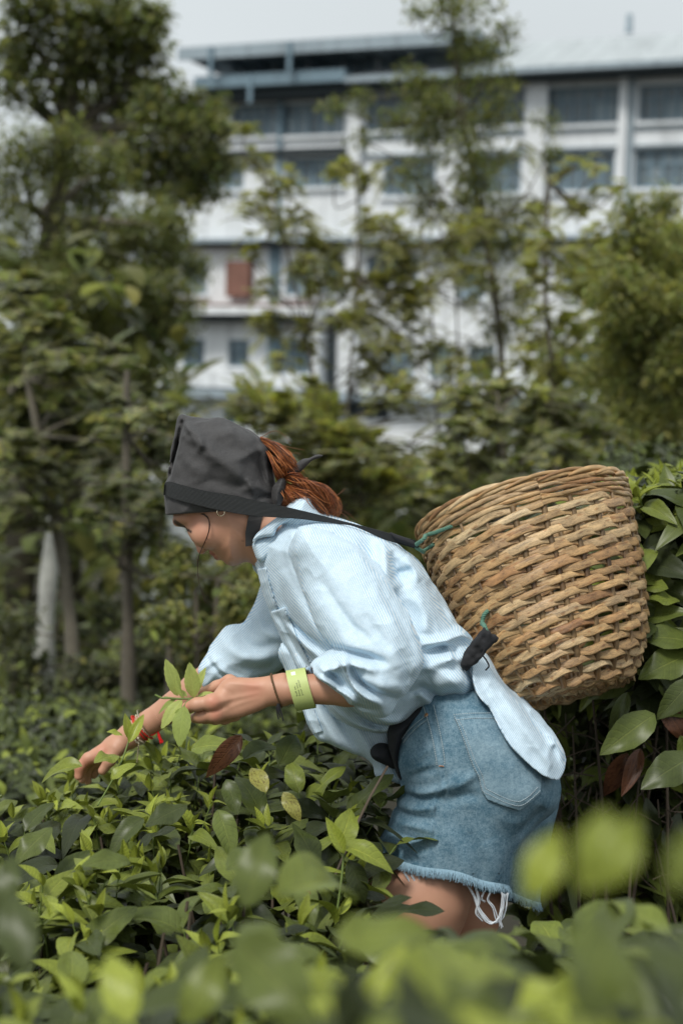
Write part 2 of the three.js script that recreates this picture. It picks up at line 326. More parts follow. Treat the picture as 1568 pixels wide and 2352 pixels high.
{
  const b = base('estate_building', bOrigin); b.rotation.y = -yaw; b.updateMatrixWorld(true);
  tag(b, 'long white factory building with rows of blue framed windows behind the trees', 'building');
  const noiseTex = (c, amt, s) => tex(512, 512, (u, v, o) => { const n = 0.5 * tn(u, v, 7, s) + 0.3 * tn(u, v, 24, s + 3) + 0.2 * tn(u, v, 90, s + 5), st = Math.max(0, tn(u, v * 0.06, 60, s + 9) - 0.25) * 0.35, k = 1 + amt * n - st; o[0] = c[0] * k; o[1] = c[1] * k; o[2] = c[2] * k; });
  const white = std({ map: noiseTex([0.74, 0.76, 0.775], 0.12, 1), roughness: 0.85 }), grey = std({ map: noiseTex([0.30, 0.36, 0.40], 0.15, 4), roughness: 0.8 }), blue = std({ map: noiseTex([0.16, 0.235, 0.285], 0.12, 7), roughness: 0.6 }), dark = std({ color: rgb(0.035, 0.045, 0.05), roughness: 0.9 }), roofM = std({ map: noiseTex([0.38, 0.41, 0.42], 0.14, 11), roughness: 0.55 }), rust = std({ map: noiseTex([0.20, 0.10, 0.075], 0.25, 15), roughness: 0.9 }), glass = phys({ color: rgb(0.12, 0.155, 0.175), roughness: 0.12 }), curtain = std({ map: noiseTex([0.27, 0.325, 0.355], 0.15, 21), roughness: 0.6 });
  const add = (name, g, m, parent = b) => { g.attributes.uv && (() => { const p = g.attributes.position, u = g.attributes.uv; for (let i = 0; i < p.count; i++) u.setXY(i, (p.getX(i) + p.getZ(i)) * 0.11, p.getY(i) * 0.11); })(); return mesh(name, g, m, parent); };
  const xAt = (px, py) => B(px, py)[0], yAt = (px, py) => B(px, py)[1];
  // windows read off the facade: [left, right, top, bottom, lights across, rows]
  const win = [
    [1256, 1420, 198, 286, 6, 2], [1467, 1640, 192, 277, 6, 2], [1660, 1800, 188, 270, 5, 2], [1072, 1203, 206, 290, 4, 2], [842, 938, 216, 300, 4, 2],
    [1244, 1410, 348, 438, 6, 2], [1456, 1640, 340, 431, 6, 2], [1660, 1800, 336, 424, 5, 2], [1072, 1195, 356, 444, 4, 2], [880, 1000, 362, 450, 4, 2],
    [534, 638, 240, 314, 4, 2], [648, 790, 236, 311, 5, 2], [440, 522, 246, 318, 3, 2], [656, 802, 362, 430, 5, 2], [440, 560, 372, 436, 4, 2],
    [655, 720, 602, 678, 3, 2], [418, 476, 596, 676, 2, 2], [842, 960, 588, 648, 4, 2], [1048, 1114, 612, 686, 3, 2], [1300, 1420, 600, 680, 4, 2], [1470, 1570, 596, 676, 4, 2],
    [524, 571, 780, 842, 2, 2], [634, 722, 782, 860, 5, 2], [812, 834, 786, 868, 1, 2], [1074, 1136, 794, 870, 3, 2], [420, 470, 778, 840, 2, 2], [1300, 1400, 796, 868, 4, 2],
    [880, 950, 792, 868, 3, 2], [985, 1040, 792, 868, 2, 2], [742, 800, 598, 676, 2, 2], [512, 560, 930, 975, 2, 1], [610, 690, 930, 978, 3, 1],
  ].map(([l, r, t, q, n, k]) => { const m = (l + r) / 2, y = (t + q) / 2; return [xAt(l, y), xAt(r, y), yAt(m, q), yAt(m, t), n, k]; });
  const X0 = xAt(340, 500), XS = xAt(826, 500), X1 = xAt(1900, 400), yBase = -13, yEave = yAt(1490, 163), yEaveL = yAt(700, 206);
  const wallOf = (x0, x1, y0, y1) => {
    const s = new THREE.Shape([[x0, y0], [x1, y0], [x1, y1], [x0, y1]].map((p) => new THREE.Vector2(...p)));
    for (const [a, c, d, e] of win) if (a > x0 && c < x1) s.holes.push(new THREE.Path([[a, d], [a, e], [c, e], [c, d]].map((p) => new THREE.Vector2(...p))));
    const g = new THREE.ExtrudeGeometry(s, { depth: 0.45, bevelEnabled: false }); g.translate(0, 0, -0.45); return g;
  };
  add('wall', wallOf(XS, X1, yBase, yEave), white); add('wall', wallOf(X0, XS - 0.003, yBase, yEaveL), white);
  add('rear_wall', boxG(X0, X1, yBase, yEaveL, -12, -11.6), white); add('end_wall', boxG(X0 - 0.3, X0 - 0.003, yBase, yEaveL, -12, 0), white); add('end_wall', boxG(X1 + 0.003, X1 + 0.3, yBase, yEave, -12, 0), white);
  const r = mulberry(3);
  for (const [a, c, d, e, n, k] of win) {
    const fr = [boxG(a, c, d, d + 0.10, -0.32, -0.12), boxG(a, c, e - 0.10, e, -0.32, -0.12), boxG(a, a + 0.10, d + 0.1, e - 0.1, -0.32, -0.12), boxG(c - 0.10, c, d + 0.1, e - 0.1, -0.32, -0.12)], w = (c - a - 0.2) / n;
    for (let i = 1; i < n; i++) fr.push(boxG(a + 0.1 + w * i - 0.055, a + 0.1 + w * i + 0.055, d + 0.1, e - 0.1, -0.31, -0.13));
    const mid = k > 1 ? lerp(d, e, 0.62) : e; if (k > 1) for (let i = 0; i < n; i++) fr.push(boxG(a + 0.1 + w * i + 0.056, a + 0.1 + w * (i + 1) - 0.056, mid - 0.035, mid + 0.035, -0.30, -0.14));
    const f = add('window', merge(fr), blue);
    for (let i = 0; i < n; i++) for (let j = 0; j < k; j++) add('pane', boxG(a + 0.1 + w * i + 0.05, a + 0.1 + w * (i + 1) - 0.05, j ? mid + 0.03 : d + 0.08, j || k === 1 ? e - 0.08 : mid - 0.03, -0.235, -0.215), r() < 0.45 ? curtain : glass, f);
    add('sill', boxG(a - 0.12, c + 0.12, d - 0.14, d - 0.003, -0.10, 0.16), white, f);
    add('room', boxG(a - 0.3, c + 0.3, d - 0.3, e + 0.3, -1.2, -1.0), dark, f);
  }
  // floor ledges, downpipes, columns
  const ledge = (l, r2, py, h, out, m, name = 'ledge') => { const xm = (l + r2) / 2, y = yAt(xm, py); add(name, boxG(xAt(l, py), xAt(r2, py), y - h / 2, y + h / 2, 0.003, out), m); };
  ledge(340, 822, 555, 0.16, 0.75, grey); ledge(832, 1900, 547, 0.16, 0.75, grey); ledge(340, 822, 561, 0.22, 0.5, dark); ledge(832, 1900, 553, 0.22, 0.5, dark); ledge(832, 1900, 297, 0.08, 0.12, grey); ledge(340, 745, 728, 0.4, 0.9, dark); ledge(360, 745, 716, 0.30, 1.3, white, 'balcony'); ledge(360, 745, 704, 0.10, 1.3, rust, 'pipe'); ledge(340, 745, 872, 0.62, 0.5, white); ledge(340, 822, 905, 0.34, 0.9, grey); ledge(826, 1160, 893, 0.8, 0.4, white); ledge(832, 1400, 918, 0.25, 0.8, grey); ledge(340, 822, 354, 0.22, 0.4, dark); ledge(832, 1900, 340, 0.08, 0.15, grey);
  const col = (px, py0, py1, w, out, m, name) => add(name, boxG(xAt(px, (py0 + py1) / 2) - w / 2, xAt(px, (py0 + py1) / 2) + w / 2, yAt(px, py1), yAt(px, py0), 0.003, out), m);
  col(1232, 195, 545, 0.75, 0.35, white, 'column'); col(1428, 165, 545, 0.30, 0.30, white, 'column'); col(1446, 165, 545, 0.18, 0.24, grey, 'downpipe'); col(1650, 165, 545, 0.5, 0.3, white, 'column'); col(1040, 200, 545, 0.6, 0.3, white, 'column'); col(816, 240, 890, 0.5, 0.45, white, 'column'); col(642, 206, 900, 0.16, 0.2, blue, 'downpipe'); col(626, 560, 935, 0.18, 0.25, blue, 'downpipe'); col(740, 700, 900, 0.35, 0.9, white, 'column'); col(760, 720, 900, 0.5, 0.02, dark, 'doorway'); col(800, 900, 960, 3.4, 0.02, dark, 'doorway');
  add('brickwork', boxG(xAt(530, 640), xAt(582, 640), yAt(556, 682), yAt(556, 602), 0.003, 0.5), rust);
  // right roof: a low hipped sheet roof with eave and gutter
  {
    const e = 1.2, xe = X1 + 2, xh = xAt(832, 190) - 0.3, ye = yAt(1490, 155), yr = ye + 2.1;
    const P = [[xh, ye, e], [xe, ye, e], [xe, yr + 0.2, -5], [xh + 4.4, yr + 0.2, -5], [xh, ye, -11], [xe, ye, -11]], I = [0, 1, 2, 0, 2, 3, 0, 3, 4, 4, 3, 2, 4, 2, 5];
    const top = new THREE.BufferGeometry(), Q = [], U = []; for (const i of I) { Q.push(...P[i]); U.push(P[i][0] * 0.2, P[i][2] * 0.2); } top.setAttribute('position', new THREE.Float32BufferAttribute(Q, 3)); top.setAttribute('uv', new THREE.Float32BufferAttribute(U, 2)); top.computeVertexNormals();
    const rf = mesh('roof', top, roofM, b);
    const ribs = []; for (let x = xh + 4.6; x < xe; x += 0.8) { const g2 = boxG(-0.02, 0.02, -0.015, 0.015, 0, 6.5); g2.rotateX(Math.atan2(yr + 0.2 - ye, 6.2)); g2.translate(x, yr + 0.2, -5); ribs.push(g2); }
    mesh('roof_seam', merge(ribs), roofM, rf);
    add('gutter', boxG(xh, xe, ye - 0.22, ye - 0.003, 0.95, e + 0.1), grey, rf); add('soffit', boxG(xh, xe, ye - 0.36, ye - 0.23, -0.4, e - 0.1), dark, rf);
    add('vent', new THREE.CylinderGeometry(0.12, 0.16, 0.7, 12).translate(xAt(1395, 95), yr + 0.6, -4.6), grey, rf);
  }
  // left block: upper roof on a clerestory, a lower blue roof ledge
  {
    const x0 = xAt(452, 140), x1 = xAt(1010, 110), y = yAt(720, 124), yl = yAt(650, 188), xl = xAt(478, 190), xr = xAt(818, 180);
    const up = add('roof', boxG(x0, x1 + 2, y - 0.12, y + 0.12, -9, 1.6), grey); add('fascia', boxG(x0, x1 + 2, y - 0.32, y + 0.16, 1.603, 1.7), grey, up);
    add('clerestory', boxG(x0 + 1.2, x1, yl, y - 0.13, -8.5, -0.8), curtain);
    for (let i = 0; i < 22; i++) { const xx = lerp(x0 + 1.6, x1 - 0.6, i / 22); add('clerestory_post', boxG(xx, xx + 0.09, yl + 0.25, y - 0.13, -0.797, -0.7), i % 4 ? blue : white); }
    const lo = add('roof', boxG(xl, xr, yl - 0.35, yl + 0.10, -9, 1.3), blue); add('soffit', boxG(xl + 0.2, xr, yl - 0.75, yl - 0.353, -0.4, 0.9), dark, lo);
    for (const px of [528, 704, 617]) add('bracket', boxG(xAt(px, 170) - 0.08, xAt(px, 170) + 0.08, px === 617 ? yl - 1.1 : y - 1.0, px === 617 ? yl - 0.1 : y + 0.1, 1.705, 1.85), blue, up);
    for (let i = 0; i < 9; i++) add('rafter', boxG(lerp(x0 + 0.5, x1, i / 9), lerp(x0 + 0.5, x1, i / 9) + 0.12, y - 0.30, y - 0.123, -0.7, 1.6), grey, up);
  }
}
// ------------------------------------------------------------------ trees and shrubs beyond the tea row
function leafGeo({ wid = 0.22, fold = 0.12, curl = 0.25, wav = 0, nl = 8, nw = 4, seed = 1, point = 1, twist = 0, serr = 0 } = {}) {
  const P = [], U = [], I = [];
  for (let i = 0; i <= nl; i++) {
    const t = i / nl, w = wid * Math.pow(Math.sin(Math.PI * Math.pow(t, 0.84)), 0.78) * (1 + 0.0 * t) * (t > 0.8 ? lerp(1, 0.9, (t - 0.8) / 0.2 * point) : 1) + (i === 0 ? 0.012 : 0);
    for (let j = 0; j <= nw; j++) {
      const s = j / nw * 2 - 1, x = s * (w + (Math.abs(s) > 0.9 ? serr * (i % 2 ? 1 : -1) * 0.02 : 0)), a = twist * t;
      let z = fold * Math.abs(s) * w * 1.6 - curl * t * t + wav * Math.sin(t * 9 + seed + s * 1.5) * Math.abs(s) * w;
      z -= 0.35 * Math.pow(Math.abs(s), 3) * w * (0.4 + fold);
      const y = t - 0.18 * curl * t * t;
      P.push(x * Math.cos(a) - z * Math.sin(a) * 0, y, z + x * Math.sin(a)); U.push(0.5 + s * 0.5, t);
    }
  }
  for (let i = 0; i < nl; i++) for (let j = 0; j < nw; j++) { const a = i * (nw + 1) + j, b = a + nw + 1; I.push(a, a + 1, b, b, a + 1, b + 1); }
  const g = new THREE.BufferGeometry(); g.setAttribute('position', new THREE.Float32BufferAttribute(P, 3)); g.setAttribute('uv', new THREE.Float32BufferAttribute(U, 2)); g.setIndex(I); g.computeVertexNormals();
  return g;
}
const farLeaf = [leafGeo({ wid: 0.24, curl: 0.35, nl: 4, nw: 2, fold: 0.2 }), leafGeo({ wid: 0.125, curl: 0.25, nl: 4, nw: 2, fold: 0.3 })];
const farLeafMat = phys({ roughness: 0.95, transmission: 0.62, thickness: 0, specularIntensity: 0.4, clearcoat: 0.15, clearcoatRoughness: 0.5, color: rgb(1, 1, 1) });
const barkTex = tex(256, 512, (u, v, o) => { const n = 0.5 + 0.5 * (0.5 * tn(u, v * 0.4, 20) + 0.3 * tn(u, v, 40, 8) + 0.4 * tn(u, v, 7, 77)), k = lerp(0.5, 1.25, n); o[0] = k * 0.72; o[1] = k * 0.70; o[2] = k * 0.66; });
const bark = (c) => std({ map: barkTex, color: c, roughness: 0.95 });
const tmpM = new THREE.Matrix4(), tmpQ = new THREE.Quaternion(), tmpE = new THREE.Euler(), tmpS = V(1, 1, 1);
function crown(parent, leaves, geo, name = 'crown') { // leaves: [world position, quaternion, size, colour]
  const p = rootPos(parent), im = new THREE.InstancedMesh(geo, farLeafMat, leaves.length); im.name = name; im.castShadow = im.receiveShadow = true;
  leaves.forEach(([q, o, s, c], i) => { tmpM.compose(q.clone().sub(p), o, tmpS.set(s, s, s)); im.setMatrixAt(i, tmpM); im.setColorAt(i, c); });
  im.userData.kind = 'stuff'; parent.add(im); return im;
}
const TINT = { dark: [0.078, 0.094, 0.030], mid: [0.180, 0.208, 0.052], olive: [0.275, 0.298, 0.074], fresh: [0.385, 0.405, 0.080], bright: [0.46, 0.465, 0.08] };
function leafColor(k, r) { const c = TINT[k], v = rr(0.65, 1.35, r), h = rr(0.85, 1.2, r); return rgb(c[0] * v * h, c[1] * v, c[2] * v); }
// a tree from what the picture shows: clumps [px, py, radius px, leaves, tint], a trunk and limbs
function tree(name, label, { d, spread = 1, clumps, trunk, limbs = [], r0 = 0.1, leaf = 0.11, seed = 1, fronds = 0, barkC = rgb(0.16, 0.14, 0.11), group, category = 'tree', kind = 0, droop = 0.3, many = 1 }) {
  const r = mulberry(seed * 131 + 7), foot = W(trunk[0][0], trunk[0][1], trunk[0][2] || d), o = base(name, foot);
  tag(o, label, category, group);
  const path = trunk.map(([x, y, dd]) => W(x, y, dd || d));
  if (path[0].y > groundY(path[0].x, path[0].z)) path.unshift(V(path[0].x, groundY(path[0].x, path[0].z) - 0.1, path[0].z)); 
  putW('trunk', tube(path, (t) => r0 * (1 - 0.65 * t) * (1 + 0.12 * Math.sin(t * 23)), 40, 9), bark(barkC), o);
  const ls = [], tw = [], pool = clumps.map((c) => c[4]), any = () => pool[Math.floor(r() * pool.length)];
  for (const [px, py, rad, n0, tint, dd] of clumps) {
    const n = n0 * (fronds ? 3.2 : 4) * many;
    const D = dd || d, c = W(px, py, D + rr(-0.5, 0.5, r) * spread), R0 = rad / F * D;
    // limb from the trunk's nearest part to the clump
    let bst = path[0], bd = 1e9; for (const p of path) { const q = p.distanceTo(c) + Math.max(0, p.y - c.y) * 2; if (q < bd) { bd = q; bst = p; } }
    tw.push(tube([bst, bst.clone().lerp(c, 0.5).add(V(rr(-0.1, 0.1, r), rr(-0.2, 0.1, r), rr(-0.1, 0.1, r))), c], (t) => Math.max(0.006, r0 * 0.28 * (1 - 0.8 * t)), 10, 5));
    if (!fronds) {
      const subs = Math.max(3, Math.round(n / 14));
      for (let k = 0; k < subs; k++) { // small sprays of leaves, so that the crown keeps gaps and clumps
        const u = V(rr(-1, 1, r), rr(-1, 1, r), rr(-1, 1, r)); while (u.length() > 1) u.set(rr(-1, 1, r), rr(-1, 1, r), rr(-1, 1, r));
        const sc = c.clone().addScaledVector(u, R0), sr = R0 * rr(0.16, 0.42, r) + leaf * 0.5;
        for (let i = 0; i < n / subs; i++) {
          const p = sc.clone().add(V(rr(-1, 1, r), rr(-0.8, 0.8, r), rr(-1, 1, r)).multiplyScalar(sr));
          tmpE.set(rr(-2.4, -0.6, r), rr(0, 6.283, r), rr(-0.5, 0.5, r), 'YXZ');
          ls.push([p, new THREE.Quaternion().setFromEuler(tmpE), leaf * rr(0.6, 1.3, r), leafColor(any(), r)]);
        }
      }
    } else {
      const nf = Math.max(3, Math.round(n / 26));
      for (let k = 0; k < nf; k++) { // feathered fronds: pairs of leaflets along an arching stalk
        const az = rr(0, 6.283, r), el = rr(-0.2, 1.1, r), L = R0 * rr(0.7, 1.25, r), dir = V(Math.cos(az) * Math.cos(el), Math.sin(el), Math.sin(az) * Math.cos(el)), s0 = c.clone().add(V(rr(-1, 1, r), rr(-1, 1, r), rr(-1, 1, r)).multiplyScalar(R0 * 0.45)), side = dir.clone().cross(V(0, 1, 0)).normalize(), pts = [];
        for (let i = 0; i <= 4; i++) { const t = i / 4; pts.push(s0.clone().addScaledVector(dir, L * t).add(V(0, -droop * L * t * t * 1.6, 0))); }
        tw.push(tube(pts, (t) => 0.006 * (1 - 0.6 * t), 6, 4));
        const cv = new THREE.CatmullRomCurve3(pts), m = 9 + Math.floor(r() * 5), col = any();
        for (let i = 1; i <= m; i++) for (const s of [-1, 1]) {
          const t = i / m, p = cv.getPoint(t), tg = cv.getTangent(t), out = side.clone().multiplyScalar(s).addScaledVector(tg, 0.55).add(V(0, -0.25, 0)).normalize(), nz = tg.clone().cross(out).normalize().multiplyScalar(s);
          tmpM.makeBasis(out.clone().cross(nz).normalize(), out, nz.clone()); tmpQ.setFromRotationMatrix(tmpM);
          ls.push([p, tmpQ.clone(), leaf * (1.1 - 0.5 * Math.abs(t - 0.4)) * rr(0.8, 1.2, r), leafColor(r() < 0.7 ? col : any(), r)]);
        }
      }
    }
  }
  for (const l of limbs) tw.push(tube(l[0].map(([x, y, dd]) => W(x, y, dd || d)), (t) => l[1] * (1 - 0.5 * t), 20, 6));
  const lim = putW('limbs', merge(tw), bark(barkC), o); lim.userData.kind = 'stuff';
  crown(o, ls, farLeaf[kind]);
  return o;
}
const scatter = (x0, x1, y0, y1, n, rad, leaves, tints, seed) => { const r = mulberry(seed), o = []; for (let i = 0; i < n; i++) o.push([rr(x0, x1, r), rr(y0, y1, r), rad * rr(0.7, 1.3, r), leaves, tints[Math.floor(r() * tints.length)]]); return o; };
// the big dark tree at the upper left
tree('broadleaf_tree', 'tall dark broadleaf tree whose crown reaches the top left corner', { d: 17, seed: 1, many: 0.62, leaf: 0.115, r0: 0.26, kind: 0, spread: 2,
  trunk: [[140, 1560], [150, 1100], [120, 700], [150, 300], [180, 40]],
  clumps: [[60, 60, 70, 260, 'mid'], [30, 130, 60, 200, 'dark'], [180, 40, 70, 240, 'mid'], [200, 110, 80, 300, 'dark'], [300, 70, 75, 280, 'mid'], [340, 110, 50, 190, 'mid'], [340, 40, 40, 120, 'mid'], [270, 170, 80, 300, 'mid'], [110, 190, 80, 260, 'mid'], [30, 200, 50, 120, 'dark'], [200, 230, 80, 300, 'mid'], [320, 220, 70, 260, 'mid'], [400, 230, 70, 260, 'mid'], [460, 250, 55, 220, 'mid'], [260, 300, 80, 280, 'dark'], [360, 300, 80, 280, 'mid'], [440, 320, 70, 260, 'mid'], [490, 300, 36, 140, 'olive'], [420, 400, 70, 260, 'mid'], [350, 390, 60, 200, 'dark'], [470, 420, 50, 190, 'mid'], [280, 380, 60, 180, 'dark'], [500, 380, 36, 110, 'olive'], [400, 470, 40, 100, 'mid'], [250, 20, 60, 180, 'mid'], [80, 0, 60, 160, 'mid']] });
// olive crown below and in front of it
tree('broadleaf_tree', 'olive green bushy tree at the left edge below the taller dark crown', { d: 13.5, seed: 2, leaf: 0.095, r0: 0.18, kind: 1, spread: 2,
  trunk: [[40, 1600], [60, 1000], [110, 500]],
  clumps: [[60, 360, 75, 280, 'olive'], [150, 340, 60, 240, 'olive'], [230, 390, 70, 260, 'olive'], [30, 450, 80, 260, 'mid'], [140, 440, 90, 320, 'mid'], [250, 480, 80, 280, 'mid'], [330, 520, 70, 240, 'mid'], [60, 560, 90, 300, 'mid'], [180, 570, 90, 300, 'dark'], [290, 600, 80, 260, 'mid'], [380, 590, 60, 200, 'mid'], [20, 640, 80, 260, 'mid'], [120, 680, 90, 300, 'dark'], [240, 700, 90, 280, 'mid'], [340, 680, 70, 240, 'mid'], [410, 680, 50, 160, 'olive'], [300, 780, 80, 240, 'mid'], [390, 770, 60, 180, 'mid'], [200, 800, 80, 260, 'dark'], [100, 780, 70, 200, 'dark'], [400, 520, 40, 120, 'mid'], [440, 620, 36, 90, 'olive']] });
// frond trees of the lower left
tree('frond_tree', 'loose tree with long drooping fronds at the left edge', { d: 8, seed: 3, leaf: 0.085, r0: 0.05, kind: 1, fronds: 1, spread: 1.2, barkC: rgb(0.22, 0.20, 0.16),
  trunk: [[170, 1640], [166, 1480], [150, 1320], [125, 1180], [90, 1000], [60, 860]],
  clumps: [[60, 690, 90, 260, 'fresh'], [120, 760, 90, 260, 'olive'], [40, 830, 100, 280, 'olive'], [160, 850, 90, 260, 'olive'], [230, 830, 80, 200, 'fresh'], [80, 940, 100, 260, 'mid'], [190, 960, 90, 240, 'mid'], [30, 1040, 100, 260, 'mid'], [130, 1080, 90, 200, 'dark'], [230, 1060, 70, 160, 'mid'], [60, 1180, 80, 160, 'dark'], [320, 900, 70, 150, 'mid'], [300, 1020, 70, 150, 'olive'], [260, 940, 70, 160, 'mid']], limbs: [[[[150, 1560], [160, 1420], [135, 1350]], 0.02]] });
tree('frond_tree', 'slender tree with pale drooping fronds left of the headscarf', { d: 7, seed: 4, leaf: 0.07, r0: 0.045, kind: 1, fronds: 1, spread: 0.8, barkC: rgb(0.17, 0.15, 0.12),
  trunk: [[296, 1640], [293, 1300], [290, 1000], [292, 850]],
  clumps: [[380, 960, 55, 170, 'olive'], [360, 1040, 60, 170, 'mid'], [400, 1010, 45, 130, 'fresh'], [330, 1130, 60, 140, 'mid'], [260, 1130, 60, 140, 'mid'], [230, 1200, 60, 120, 'dark'], [370, 1160, 60, 150, 'mid'], [300, 940, 50, 110, 'mid'], [320, 1230, 60, 130, 'dark']] });
tree('bare_tree', 'pale grey smooth trunk leaning at the left edge', { d: 9, seed: 5, leaf: 0.1, r0: 0.085, kind: 0, barkC: rgb(0.62, 0.64, 0.62), trunk: [[100, 1640], [104, 1450], [118, 1260], [126, 1170], [150, 1010]], clumps: [[140, 1010, 60, 160, 'mid'], [80, 960, 60, 150, 'dark'], [190, 1010, 50, 120, 'mid']] });
// saplings with feathered leaves in front of the building
tree('sapling', 'slim feathery sapling in front of the left windows', { d: 11, seed: 6, many: 1.7, leaf: 0.047, r0: 0.022, kind: 1, fronds: 1, spread: 0.8, trunk: [[760, 1180], [735, 980], [700, 760], [650, 540], [600, 380]],
  clumps: [...scatter(560, 920, 400, 880, 20, 60, 70, ['fresh', 'fresh', 'fresh', 'fresh'], 401), [560, 300, 34, 60, 'fresh'], [590, 380, 48, 110, 'fresh'], [650, 420, 50, 110, 'fresh'], [620, 470, 45, 90, 'fresh'], [690, 500, 50, 110, 'fresh'], [720, 560, 56, 150, 'fresh'], [700, 610, 50, 150, 'fresh'], [760, 600, 55, 160, 'fresh'], [740, 660, 55, 160, 'fresh'], [800, 660, 60, 170, 'fresh'], [780, 730, 55, 150, 'fresh'], [840, 720, 55, 150, 'fresh'], [850, 800, 50, 110, 'fresh']] });
tree('sapling', 'sapling with a yellow green tip left of the window pier', { d: 11, seed: 7, many: 1.7, leaf: 0.047, r0: 0.02, kind: 1, fronds: 1, spread: 0.6, trunk: [[792, 1150], [800, 900], [822, 640], [820, 460], [815, 380]],
  clumps: [...scatter(820, 1120, 480, 900, 14, 56, 70, ['fresh', 'fresh', 'fresh', 'fresh'], 402), [800, 390, 46, 120, 'bright'], [830, 410, 40, 90, 'fresh'], [770, 400, 36, 70, 'fresh'], [850, 520, 55, 130, 'fresh'], [900, 560, 60, 160, 'fresh'], [930, 620, 60, 160, 'fresh'], [960, 680, 60, 160, 'fresh'], [910, 700, 60, 150, 'fresh'], [880, 640, 50, 120, 'fresh'], [960, 760, 60, 120, 'fresh'], [890, 790, 60, 110, 'fresh']] });
tree('sapling', 'tall thin tree rising above the roof right of centre', { d: 11.5, seed: 8, many: 0.8, leaf: 0.068, r0: 0.045, kind: 1, spread: 0.8, trunk: [[1150, 1150], [1150, 800], [1110, 520], [1060, 260], [1040, 60], [1030, -40]],
  clumps: [[1010, 10, 50, 110, 'mid'], [1060, -10, 45, 90, 'mid'], [960, 20, 34, 50, 'mid'], [1050, 90, 40, 80, 'mid'], [1110, 30, 40, 60, 'mid'], [1080, 120, 45, 100, 'mid'], [1140, 110, 40, 80, 'mid'], [1170, 60, 22, 36, 'mid'], [1070, 180, 40, 80, 'mid'], [1140, 200, 44, 80, 'mid'], [950, 200, 45, 150, 'fresh'], [990, 240, 55, 180, 'olive'], [960, 290, 45, 120, 'mid'], [1040, 270, 50, 140, 'mid'], [1100, 280, 45, 110, 'mid'], [1150, 270, 40, 80, 'mid'], [830, 230, 30, 60, 'mid'], [830, 320, 26, 40, 'mid'], [1000, 320, 45, 120, 'olive'], [1060, 350, 50, 140, 'mid'], [1110, 360, 45, 120, 'mid'], [1090, 430, 55, 170, 'mid'], [1130, 480, 60, 180, 'dark'], [1080, 520, 50, 130, 'mid'], [1150, 560, 60, 180, 'dark'], [1190, 500, 40, 80, 'mid'], [900, 290, 34, 60, 'mid'], [950, 400, 40, 90, 'mid'], [980, 470, 40, 80, 'mid'], [1160, 640, 60, 160, 'dark'], [1170, 740, 60, 160, 'mid'], [770, 250, 26, 40, 'olive'], [1250, 280, 26, 44, 'mid'], [1260, 350, 30, 50, 'mid']] });
tree('sapling', 'thin stemmed airy tree with hanging fronds between the centre windows', { d: 12, seed: 16, many: 1.5, leaf: 0.052, r0: 0.02, kind: 1, fronds: 1, spread: 1, droop: 0.55, trunk: [[1010, 1150], [1000, 900], [985, 660], [960, 480]],
  clumps: scatter(860, 1250, 360, 900, 26, 62, 70, ['fresh', 'bright', 'olive'], 405), limbs: [[[[1040, 1150], [1050, 800], [1040, 560]], 0.012]] });
// the dense trees on the right
tree('broadleaf_tree', 'bushy yellow green tree right of centre in front of the windows', { d: 10, seed: 9, many: 0.6, fronds: 1, leaf: 0.06, r0: 0.035, kind: 1, spread: 1.2, trunk: [[1280, 1150], [1270, 900], [1250, 640], [1260, 420]],
  clumps: [[1280, 400, 40, 90, 'fresh'], [1330, 380, 40, 80, 'fresh'], [1380, 380, 40, 70, 'fresh'], [1240, 480, 45, 120, 'fresh'], [1300, 480, 50, 150, 'fresh'], [1360, 470, 50, 130, 'fresh'], [1230, 560, 55, 210, 'fresh'], [1290, 570, 60, 250, 'fresh'], [1360, 560, 60, 220, 'fresh'], [1240, 640, 60, 240, 'fresh'], [1310, 660, 70, 280, 'fresh'], [1230, 740, 65, 260, 'fresh'], [1300, 760, 70, 280, 'fresh'], [1210, 830, 65, 240, 'fresh'], [1290, 860, 70, 260, 'fresh'], [1420, 430, 40, 70, 'fresh'], [1400, 520, 50, 130, 'fresh'], [1390, 620, 60, 220, 'fresh'], [1380, 720, 60, 220, 'fresh']] });
tree('broadleaf_tree', 'large green tree filling the right edge', { d: 9, seed: 10, leaf: 0.078, r0: 0.07, kind: 1, spread: 1.2, trunk: [[1480, 1150], [1480, 900], [1470, 640]],
  clumps: [[1450, 500, 45, 110, 'olive'], [1510, 520, 50, 140, 'olive'], [1560, 560, 55, 170, 'olive'], [1460, 590, 60, 230, 'olive'], [1530, 620, 65, 260, 'olive'], [1440, 680, 65, 270, 'olive'], [1510, 700, 70, 300, 'fresh'], [1570, 720, 65, 270, 'olive'], [1440, 780, 70, 290, 'fresh'], [1510, 800, 75, 320, 'olive'], [1570, 830, 70, 280, 'olive'], [1400, 850, 65, 240, 'olive'], [1470, 880, 75, 300, 'olive'], [1550, 920, 75, 300, 'olive'], [1420, 940, 65, 230, 'fresh'], [1490, 980, 75, 280, 'dark'], [1560, 1010, 70, 260, 'dark'], [1620, 700, 70, 200, 'olive'], [1620, 850, 70, 200, 'olive'], [1530, 460, 30, 50, 'olive']] });
